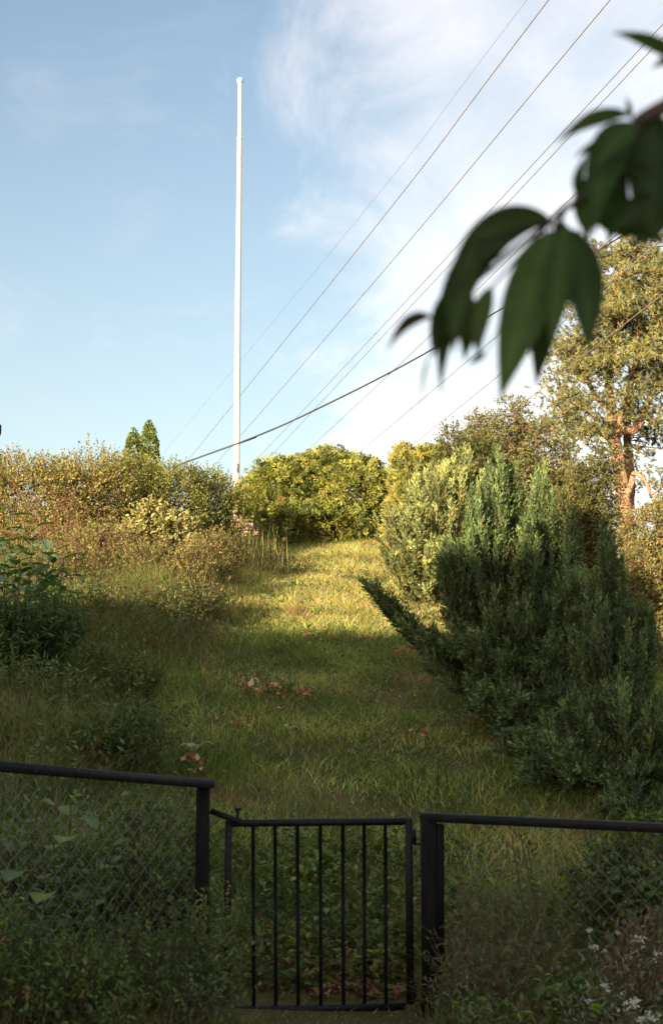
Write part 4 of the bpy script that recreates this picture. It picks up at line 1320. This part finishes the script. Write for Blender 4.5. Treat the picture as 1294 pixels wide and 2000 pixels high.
PY = 36.0
pb = on_ground(1228, PY)
w_ = lambda px, py, dy=0.0: W(px, py, PY + dy)
pine("pine_tree", "tall pine with forked orange trunk and bushy golden-green crown at right", pb,
     [([pb - [0, 0, 0.2], w_(1226, 1080), w_(1218, 990), w_(1210, 930), w_(1201, 870), w_(1196, 832), w_(1194, 800), w_(1188, 740), w_(1200, 660), w_(1210, 560), w_(1215, 490)], 0.20, 0.035),
      ([w_(1199, 858), w_(1206, 843, -0.05), w_(1222, 840, -0.1), w_(1238, 839, -0.1), w_(1252, 822, -0.1), w_(1258, 800, -0.1), w_(1270, 775, -0.1), w_(1290, 720), w_(1300, 640)], 0.115, 0.045),
      ([w_(1205, 848), w_(1208, 825), w_(1212, 805), w_(1222, 780), w_(1240, 700), w_(1250, 600)], 0.085, 0.03),
      ([w_(1194, 806), w_(1190, 795), w_(1175, 787), w_(1160, 770), w_(1140, 730), w_(1120, 690)], 0.085, 0.03),
      ([w_(1192, 864), w_(1180, 852), w_(1165, 835), w_(1158, 815), w_(1130, 800), w_(1105, 810)], 0.045, 0.015),
      ([w_(1226, 1000, 0.5), w_(1229, 940, 0.6), w_(1226, 880, 0.6), w_(1224, 850, 0.6), w_(1228, 760, 0.6), w_(1250, 680, 0.5)], 0.125, 0.06),
      ([w_(1222, 970, -0.1), w_(1232, 945, -0.15), w_(1237, 925, -0.2), w_(1250, 930, -0.3), w_(1262, 945, -0.3), w_(1272, 965, -0.3), w_(1290, 950, -0.3)], 0.075, 0.02)],
     [PL(1215, 540, PY, 75, 85, 1.1), PL(1150, 640, PY - 0.3, 80, 90, 1.1), PL(1230, 640, PY - 0.5, 90, 100, 1.2), PL(1290, 560, PY, 90, 110, 1.2), PL(1300, 700, PY, 90, 100, 1.2), PL(1140, 745, PY - 0.5, 70, 75, 1.0),
      PL(1215, 740, PY - 0.7, 85, 55, 0.9), PL(1110, 830, PY - 0.4, 55, 38, 0.7), PL(1150, 860, PY, 50, 32, 0.6), PL(1270, 790, PY - 0.2, 60, 50, 0.7), PL(1275, 870, PY + 1.0, 45, 40, 0.6), PL(1290, 950, PY + 0.8, 45, 40, 0.6), PL(1380, 640, PY, 90, 180, 1.3), PL(1165, 510, PY, 40, 45, 0.6)],
     7800, 24, PINE)

# ------------------------------------------------------------------ cherry tree beside the photographer
ct_base = np.array([2.25, 2.0, 0.0]); ct_base[2] = float(H(2.25, 2.0))
cherry = empty("cherry_tree", ct_base, "cherry tree whose dark out-of-focus leafy branch hangs in at upper right", "tree")
CY = 1.36
limb_pts = [np.array([2.2, 1.98, 2.55]), np.array([1.55, 1.75, 2.62]), np.array([0.95, 1.55, 2.50]), np.array([0.55, 1.42, 2.32]),
            W(1296, 208, CY), W(1240, 252, CY), W(1190, 325, CY), W(1130, 390, CY), W(1100, 408, CY), W(1068, 436, CY)]
g = Geo()
path = catmull(np.array([ct_base - [0, 0, 0.1], [2.27, 2.0, 0.9], [2.2, 1.98, 1.7], [2.22, 1.99, 2.6], [2.3, 2.05, 3.4], [2.35, 2.0, 4.2]]), 6)
tubes(g, path[None], np.linspace(0.12, 0.04, len(path))[None], (0.1,) * 3, 12)
g.build("trunk", M_BARK, cherry, origin=ct_base, smooth=True, colour=False)
g = Geo()
path = catmull(np.array(limb_pts), 8)
tubes(g, path[None], np.interp(np.linspace(0, 1, len(path)), [0, 0.45, 0.7, 1], [0.03, 0.0075, 0.0042, 0.0022])[None], (0.1,) * 3, 8)
g.build("branch", M_BARK, cherry, origin=ct_base, smooth=True, colour=False)
CH = [(0.026, 0.046, 0.012, 3), (0.040, 0.064, 0.016, 2), (0.019, 0.034, 0.009, 2)]
M_CHERRY = mat_leaf("cherry_leaf", 0.6, 0.12, 0.30)


def cherry_leaf(b, c, t, wpx, Yb=CY, Yt=CY, tilt=0.0, col=None, fold=0.22):
    nl = 41
    P = bez(W(*b, Yb)[None], W(*c, (Yb + Yt) / 2)[None], W(*t, Yt)[None], nl)[0]
    T = norm(np.gradient(P, axis=0))
    view = norm(P - CAM)
    side = norm(np.cross(T, view)); nrm = np.cross(side, T)
    B = side * math.cos(tilt) + nrm * math.sin(tilt); N = norm(np.cross(T, B))
    s = np.linspace(0, 1, nl)
    w = 0.86 * wpx / FPX * CY * 0.5 * np.sin(np.clip(s, 0, 1) ** 0.80 * math.pi) ** 0.85
    w = np.maximum(w * (1 - 0.35 * s ** 6), 0.0008) * (1 + 0.035 * (np.arange(nl) % 2))
    rows = [P + B * (w * k)[:, None] + N * (w * fold * abs(k) + 0.06 * w * np.sin(s * 14 + k * 3) * abs(k))[:, None] for k in (-1, -0.55, 0, 0.55, 1)]
    V = np.stack(rows, 1).reshape(-1, 3)
    i = np.arange(nl - 1)[:, None] * 5 + np.arange(4)[None]
    C = np.tile(palette(1, CH, 0.15)[0] if col is None else np.asarray(col), (len(V), 1)); C[2::5] *= 1.5
    for r_ in range(nl):
        for c_ in range(5):
            if c_ != 2 and (r_ - 2 * abs(c_ - 2)) % 6 == 0:
                C[r_ * 5 + c_] *= 1.12
    gl = Geo()
    gl.add(V, Q=np.stack([i, i + 1, i + 6, i + 5], -1).reshape(-1, 4), C=C)
    # petiole back to the nearest point of the branch
    q = path[np.argmin(np.linalg.norm(path - P[0], axis=1))]
    tubes(gl, np.stack([q, (q + P[0]) / 2 + [0, 0, -0.002], P[1]])[None], np.array([[0.0014, 0.0012, 0.001]]), (0.05, 0.03, 0.02), 5)
    gl.build("leaf", M_CHERRY, cherry, origin=ct_base, smooth=True)


for args in (((1345, 128), (1275, 70), (1195, 64), 36, 1.36, 1.33), ((1345, 100), (1312, 104), (1272, 134), 32), ((1228, 224), (1150, 212), (1086, 280), 40, 1.36, 1.33, 0.4), ((1205, 282), (1165, 272), (1121, 308), 26),
             ((1222, 240), (1168, 290), (1158, 462), 88, 1.36, 1.32), ((1268, 232), (1288, 330), (1264, 480), 92, 1.36, 1.34), ((1150, 392), (1190, 402), (1302, 476), 92, 1.36, 1.38), ((1300, 250), (1335, 350), (1312, 470), 96),
             ((1074, 430), (930, 405), (868, 610), 84, 1.36, 1.33), ((1040, 434), (860, 480), (860, 768), 78, 1.37, 1.36), ((1078, 450), (1020, 590), (975, 784), 112, 1.36, 1.32), ((1088, 448), (1064, 600), (1046, 758), 84, 1.36, 1.38),
             ((1106, 446), (1156, 540), (1146, 692), 90, 1.35, 1.31), ((842, 620), (796, 604), (756, 684), 30, 1.38, 1.4, 0.2, (0.06, 0.035, 0.02)), ((838, 690), (822, 730), (822, 792), 12, 1.36, 1.34, 1.0),
             ((948, 690), (930, 698), (914, 712), 18), ((905, 560), (915, 630), (905, 706), 56, 1.38, 1.37, 0.3, (0.05, 0.078, 0.022)), ((1180, 330), (1215, 370), (1185, 480), 70, 1.38, 1.4), ((1232, 232), (1228, 210), (1222, 190), 14),
             ((1240, 250), (1200, 290), (1215, 400), 70, 1.39, 1.38), ((1310, 225), (1300, 300), (1290, 400), 80, 1.39, 1.38), ((1165, 350), (1160, 410), (1230, 470), 75, 1.39, 1.4), 
             ((1095, 430), (1100, 520), (1090, 640), 70, 1.4, 1.4), ((1290, 215), (1262, 260), (1258, 330), 50, 1.4, 1.39),
             ((1300, 400), (1280, 440), (1230, 482), 60, 1.37, 1.36), ((1160, 340), (1130, 400), (1150, 470), 60, 1.37, 1.36), ((1245, 245), (1200, 260), (1160, 330), 54, 1.33, 1.31), ((1280, 330), (1250, 400), (1290, 480), 60, 1.33, 1.32),
             ((960, 560), (925, 620), (935, 700), 46, 1.34, 1.33), ((1092, 445), (1130, 500), (1110, 600), 56, 1.40, 1.41), ((885, 560), (850, 620), (845, 700), 44, 1.39, 1.38),
             ((1084, 448), (1040, 580), (1012, 720), 74, 1.4, 1.41), ((1050, 432), (960, 440), (900, 560), 60, 1.4, 1.38), ((1100, 440), (1090, 560), (1075, 680), 60, 1.33, 1.32), ((930, 470), (890, 560), (885, 690), 62, 1.34, 1.33), ((1130, 385), (1120, 350), (1145, 300), 26, 1.37, 1.36),
             ((1240, 255), (1262, 330), (1236, 440), 62, 1.40, 1.40), ((1290, 390), (1240, 400), (1190, 455), 62, 1.33, 1.32)):
    cherry_leaf(*args)
# the rest of the crown, above and to the right of the view
g = Geo()
tl = []
for k in range(22):
    st = np.array([2.25, 2.0, rng.uniform(2.3, 4.1)])
    az = rng.uniform(-1.9, 1.6)
    d = np.array([math.cos(az), math.sin(az) * 0.8, rng.uniform(0.2, 0.8)])
    tl.append((st, st + d * rng.uniform(0.7, 1.5)))
st = np.array([a for a, b in tl]); en = np.array([b for a, b in tl])
en[:, 0] = np.maximum(en[:, 0], 1.5)
bp = bez(st, (st + en) / 2 + [0, 0, 0.15], en, 8)
tubes(g, bp, np.linspace(0.022, 0.004, 8)[None] * np.ones((22, 1)), (0.09, 0.06, 0.045), 5)
m = 1300
P = bp[rng.integers(0, 22, m), rng.integers(2, 8, m)] + rng.normal(0, 0.12, (m, 3))
leaves(g, P, rng.normal(0, 0.6, (m, 3)) + [0, 0, -0.8], rand_dir(m), 0.10 * rng.uniform(0.7, 1.2, m), 0.048, palette(m, CH))
g.build("crown", M_GLOSS, cherry, origin=ct_base)

# ------------------------------------------------------------------ plants along the fence
def leafy(name, label, px, Y, tips, leaf, cols, cnt=6, **kw):
    """tips in pixels at depth Y"""
    return big_leaf_plant(name, label, kw.pop("cat", "plant"), on_ground(px, Y), [(W(a, b, Y + rng.uniform(-0.15, 0.15)), cnt) for a, b in tips], leaf, cols, **kw)


leafy("currant_bush", "bush with broad lobed leaves pressing against the left fence mesh", 150, 7.3,
      [(140, 1560), (105, 1630), (180, 1680), (120, 1710), (210, 1660), (85, 1690), (165, 1740), (60, 1570), (195, 1590), (230, 1560), (30, 1640), (110, 1760)], (0.13, 0.12), WEED[:3], 4, cat="bush", mat=M_LEAF)
leafy("nettle_clump", "long-leaved green weed in front of the left fence near the edge", 60, 6.6, [(55, 1740), (30, 1770), (85, 1760), (100, 1800), (15, 1800), (60, 1820)], (0.11, 0.03), WEED, 6, cat="weed", mat=M_LEAF, droop=0.5)
shrub("fence_privet", "small yellow-green leaved bush hiding the foot of the left gate post", "bush",
      [PL(330, 1900, 6.95, 95, 60, 0.3), PL(410, 1850, 7.0, 50, 60, 0.25), PL(250, 1870, 6.9, 40, 70, 0.2), PL(390, 1950, 6.8, 70, 50, 0.3)],
      360, 9, 0.14, (0.026, 0.016), LIME[2:] + WEED + DARKW, up=0.7, twig=(0.10, 0.09, 0.05), nstem=40, stem_r=0.004, twigr=0.0013)
shrub("left_corner_weeds", "dark mixed weeds filling the lower left corner before the fence", "weeds",
      [PL(60, 1930, 6.5, 110, 70, 0.3), PL(180, 1960, 6.5, 90, 55, 0.3), PL(-40, 1860, 6.4, 60, 80, 0.3)],
      420, 9, 0.14, (0.032, 0.016), WEED, up=0.8, twig=(0.08, 0.07, 0.04), nstem=40, stem_r=0.004, twigr=0.0013)
shrub("fence_shrub", "dark small-leaved shrub growing behind the left fence mesh", "shrub",
      [PL(300, 1700, 8.2, 95, 120, 0.4), PL(200, 1800, 8.1, 120, 90, 0.4), PL(60, 1760, 8.2, 90, 110, 0.4), PL(360, 1800, 7.9, 50, 110, 0.25)],
      1100, 9, 0.14, (0.032, 0.02), WEED, up=0.6, twig=(0.08, 0.06, 0.04), nstem=60, stem_r=0.005, twigr=0.0015)
shrub("hazel_sapling", "leafy green bush behind the right fence at the edge", "bush",
      [PL(1260, 1700, 8.0, 60, 70, 0.3), PL(1190, 1740, 8.1, 60, 60, 0.3), PL(1300, 1790, 7.8, 70, 60, 0.3)],
      460, 8, 0.14, (0.042, 0.03), LIME[1:] + DARKW, up=0.5, nstem=30, stem_r=0.005, twigr=0.0015)
leafy("vine_shoot", "small leafy shoot climbing over the right fence rail", 1090, 7.25, [(1015, 1630), (1000, 1648), (1030, 1655)], (0.06, 0.028), LIME, 5, mat=M_LEAF)
shrub("dry_stalk_clump", "brown withered stalks leaning on the right fence mesh", "weeds",
      [PL(1000, 1860, 7.15, 90, 75, 0.15), PL(960, 1930, 7.0, 80, 50, 0.15), PL(900, 1930, 7.1, 40, 60, 0.15)],
      190, 9, 0.20, (0.035, 0.007), [(0.13, 0.095, 0.058, 2), (0.09, 0.065, 0.042, 1), (0.14, 0.115, 0.07, 1), (0.07, 0.095, 0.035, 5)], up=1.0, twig=(0.16, 0.11, 0.07), nstem=70, stem_r=0.003, twigr=0.0014, mat=M_DRY)
shrub("withered_plant", "reddish-brown withered plant among the white flowers", "weeds",
      [PL(1240, 1900, 6.75, 55, 55, 0.15), PL(1275, 1860, 6.8, 35, 45, 0.15)],
      110, 9, 0.15, (0.03, 0.010), [(0.14, 0.09, 0.06, 2), (0.11, 0.07, 0.05, 1.5), (0.16, 0.12, 0.08, 1), (0.08, 0.095, 0.045, 4)], up=0.9, twig=(0.15, 0.09, 0.06), nstem=40, stem_r=0.003, twigr=0.0014, mat=M_DRY)
leafy("geum_plant", "low bright green lobed-leaf plant right of the gate post", 1080, 6.7, [(1060, 1905), (1085, 1925), (1100, 1940), (1075, 1955), (1050, 1935)], (0.055, 0.045), LIME, 5, mat=M_LEAF)
for lab, px, Y, tips in (("leafy seedling behind the gate, between its second and third bars", 545, 8.6, [(545, 1655), (550, 1690), (535, 1700)]),
                         ("leafy seedling behind the middle bar of the gate", 640, 8.2, [(635, 1755), (610, 1775), (655, 1790)]),
                         ("leafy seedling low behind the leftmost bar of the gate", 500, 7.9, [(490, 1890), (512, 1900), (500, 1920)]),
                         ("leafy seedling low behind the rightmost bar of the gate", 770, 7.9, [(765, 1915), (780, 1930), (755, 1935)]),
                         ("fresh green seedling standing in the grass above the right gate corner", 860, 11.0, [(855, 1495), (868, 1500), (850, 1515)])):
    leafy("seedling", lab, px, Y, tips, (0.085, 0.034), LIME[1:] + WEED, 4, group="leafy seedlings near the gate", mat=M_LEAF)


# pale rounded leaves on the slope
def rosette(name, label, px, py, n, size, cols, cat="plant", flat=0.75):
    base = G(px, py)
    e = empty(name, base, label, cat)
    for k in range(n):
        az = k * 2.4 + rng.uniform(-0.3, 0.3)
        el = flat + rng.uniform(-0.1, 0.35)
        A = np.array([math.cos(az) * math.cos(el), math.sin(az) * math.cos(el), math.sin(el)])
        L = size * rng.uniform(0.75, 1.15)
        gl = Geo()
        blade(gl, base + [0, 0, 0.03], A, L, L * 1.05, palette(1, cols, 0.12)[0], 0.55, petiole=0.55)
        gl.build("leaf", M_LEAF, e, origin=base)
    return e


PALEG = [(0.20, 0.235, 0.125, 2), (0.15, 0.19, 0.09, 2), (0.27, 0.29, 0.18, 1)]
rosette("coltsfoot", "pale rounded coltsfoot leaves, nearest to the left fence post", 375, 1480, 5, 0.13, [(0.30, 0.32, 0.20, 1), (0.22, 0.25, 0.14, 1)])
rosette("coltsfoot", "smaller group of rounded coltsfoot leaves farther up left", 330, 1450, 4, 0.11, PALEG)
rosette("coltsfoot", "rounded coltsfoot leaves by the dry leaves, above the gate top", 565, 1440, 4, 0.09, PALEG)
rosette("burdock", "broad pale grey-green leaf plant in the sunlit grass, upper of two", 567, 1158, 3, 0.15, PALEG)
rosette("burdock", "broad pale grey-green leaf plant in the sunlit grass, lower of two", 522, 1182, 3, 0.13, PALEG)
rosette("dock_plant", "broad-leaved weed rosette in shade above the left fence", 40, 1440, 6, 0.13, WEED)


# fallen brown leaves on the shaded slope
def dry_cluster(label, px, py, n, spreadpx, size=0.085):
    base = G(px, py)
    e = empty("dry_leaf_cluster", base, label, "dry leaves", "brown leaf clusters on the slope")
    s = spreadpx * base[1] / FPX
    for k in range(n):
        x = base[0] + rng.normal(0, s * 0.5); y = base[1] + rng.normal(0, s * 0.8)
        p = np.array([x, y, float(H(x, y)) + rng.uniform(0.05, 0.13)])
        az = rng.uniform(0, 6.28); el = rng.uniform(-0.1, 0.8)
        A = np.array([math.cos(az) * math.cos(el), math.sin(az) * math.cos(el), math.sin(el)])
        L = size * rng.uniform(0.7, 1.3)
        gl = Geo()
        blade(gl, p, A, L, L * 0.55, palette(1, [(0.34, 0.15, 0.075, 2), (0.26, 0.11, 0.06, 2), (0.40, 0.22, 0.12, 1)], 0.2)[0], rng.uniform(-0.3, 0.4), wave=0.2)
        gl.build("leaf", M_DRY, e, origin=base)


dry_cluster("largest cluster of brown dry leaves on the shaded slope", 480, 1365, 18, 34)
dry_cluster("small cluster of brown dry leaves right of the largest one", 530, 1362, 6, 10)
dry_cluster("tiny cluster of brown dry leaves just below right of the small one", 555, 1383, 4, 7)
dry_cluster("tall narrow cluster of brown dry leaves, rightmost on the slope", 594, 1375, 9, 14)
dry_cluster("brown dry leaves highest on the slope, near the shadow edge", 600, 1257, 6, 10)
dry_cluster("pair of brown dry leaves below the clusters", 538, 1411, 2, 6)
dry_cluster("faded brown leaves low on the slope, nearest the fence", 470, 1435, 5, 16)
dry_cluster("patch of brown litter right above the left fence post", 385, 1515, 16, 26, 0.07)
dry_cluster("brown withered leaves right of the path, above the right fence", 820, 1455, 8, 20, 0.06)


# ------------------------------------------------------------------ flowers
def flower_plant(name, label, px, Y, heads, r, col, stemcol, foliage, group=None, petals=26, fol=60):
    base = on_ground(px, Y)
    e = empty(name, base, label, "flower", group)
    gs = Geo()
    for hx, hy in heads:
        p = W(hx, hy, Y + rng.uniform(-0.12, 0.12))
        b = base + [(p[0] - base[0]) * 0.5, (p[1] - base[1]) * 0.5, 0]; b[2] = float(H(b[0], b[1])) - 0.03
        tubes(gs, bez(b[None], ((b + p) / 2 + [0.01, 0, 0.05])[None], p[None], 6), np.linspace(0.003, 0.0015, 6)[None], np.asarray(stemcol), 4)
        gh = Geo()
        rr = r * rng.uniform(0.6, 1.25)
        q = p + rng.normal(0, 1, (petals, 3)) * rr * np.array([0.55, 0.55, 0.25])
        leaves(gh, q, rng.normal(0, 1, (petals, 3)) + [0, -0.2, 0.2], norm(np.array([0, -0.5, 1.0]) + rng.normal(0, 0.4, (petals, 3))), rr * 0.6, rr * 0.42, np.asarray(col) * rng.uniform(0.8, 1.05, (petals, 1)))
        gh.build("flower_head", M_PETAL, e, origin=base)
        m = fol
        t = rng.random((m, 1))
        P = b + (p - b) * t * 0.85 + rng.normal(0, 0.035, (m, 3))
        leaves(gs, P, rng.normal(0, 0.8, (m, 3)) + [0, 0, 0.3], rand_dir(m), 0.035 * rng.uniform(0.5, 1.3, m), 0.008, palette(m, foliage))
    gs.build("stem", M_LEAF, e, origin=base)
    return e


GREYG = [(0.14, 0.16, 0.10, 2), (0.11, 0.125, 0.075, 2), (0.19, 0.18, 0.12, 1)]
white = (0.72, 0.70, 0.66)
WG = "white flower clumps before the right fence"
flower_plant("white_flower_clump", "white flower clump highest of those before the right fence mesh", 1245, 6.7, [(1236, 1838), (1240, 1858), (1228, 1872), (1246, 1832), (1255, 1850)], 0.020, white, (0.08, 0.10, 0.04), GREYG, WG)
flower_plant("white_flower_clump", "sparse white flowers left of the withered reddish plant", 1170, 6.8, [(1158, 1850), (1162, 1868), (1150, 1818), (1180, 1858), (1205, 1822)], 0.014, white, (0.08, 0.10, 0.04), GREYG, WG)
flower_plant("white_flower_clump", "largest white blossoms at the bottom edge, lower right corner", 1240, 6.45, [(1232, 1962), (1228, 1972), (1268, 1985), (1276, 1990), (1252, 1992), (1238, 1955)], 0.026, white, (0.08, 0.10, 0.04), GREYG, WG)
flower_plant("white_flower_clump", "white flowers touching the right picture edge", 1285, 6.7, [(1284, 1862), (1280, 1874), (1291, 1936), (1282, 1950)], 0.016, white, (0.08, 0.10, 0.04), GREYG, WG)
flower_plant("white_flower_clump", "few small white flowers between the withered plant and the bottom edge", 1190, 6.6, [(1180, 1925), (1185, 1935), (1214, 1940), (1150, 1955)], 0.014, white, (0.08, 0.10, 0.04), GREYG, WG)
flower_plant("grey_weed", "grey-green feathery weed clump at the bottom edge right of the gate post", 960, 6.7, [(930, 1930), (960, 1950), (1000, 1960), (940, 1970), (990, 1990), (1030, 1970), (905, 1960), (900, 1900)], 0.010, (0.30, 0.30, 0.24), (0.10, 0.11, 0.06), GREYG, None, 16, 90)
flower_plant("grey_weed", "grey-green feathery weed clump beneath the white flowers", 1160, 6.6, [(1120, 1940), (1150, 1900), (1180, 1960), (1140, 1980), (1210, 1900), (1100, 1980), (1090, 1890)], 0.010, (0.30, 0.30, 0.24), (0.10, 0.11, 0.06), GREYG, None, 16, 90)
flower_plant("pink_flower_clump", "clump of small pale pink flowers at the foot of the flagpole", 480, 21.2, [(470, 1015), (478, 1022), (462, 1010), (484, 1032), (490, 1026), (497, 1040), (474, 1034), (458, 1000), (480, 1042), (466, 1026)], 0.05, (0.55, 0.33, 0.30), (0.10, 0.09, 0.05), ROSEG, None, 14, 40)
flower_plant("meadow_umbel_clump", "scattered tiny white umbels in the tall grass on the left", 215, 16.8, [(165, 1172), (180, 1176), (196, 1170), (215, 1180), (245, 1178), (225, 1186), (260, 1196)], 0.02, (0.6, 0.6, 0.56), (0.10, 0.10, 0.05), ROSEG, None, 12, 20)
flower_plant("daisy", "single small white flower showing low behind the gate bars", 632, 7.75, [(632, 1937)], 0.012, white, (0.08, 0.10, 0.04), WEED, None, 18, 10)
shrub("pale_dead_sprig", "pale dead twiggy sprig against the dark juniper at right", "sprig",
      [PL(1250, 1352, 12.0, 22, 14, 0.1)], 30, 8, 0.12, (0.03, 0.012), [(0.42, 0.36, 0.32, 1), (0.30, 0.26, 0.22, 1)], up=0.2, twig=(0.3, 0.25, 0.2), nstem=1, stem_r=0.003, mat=M_DRY)
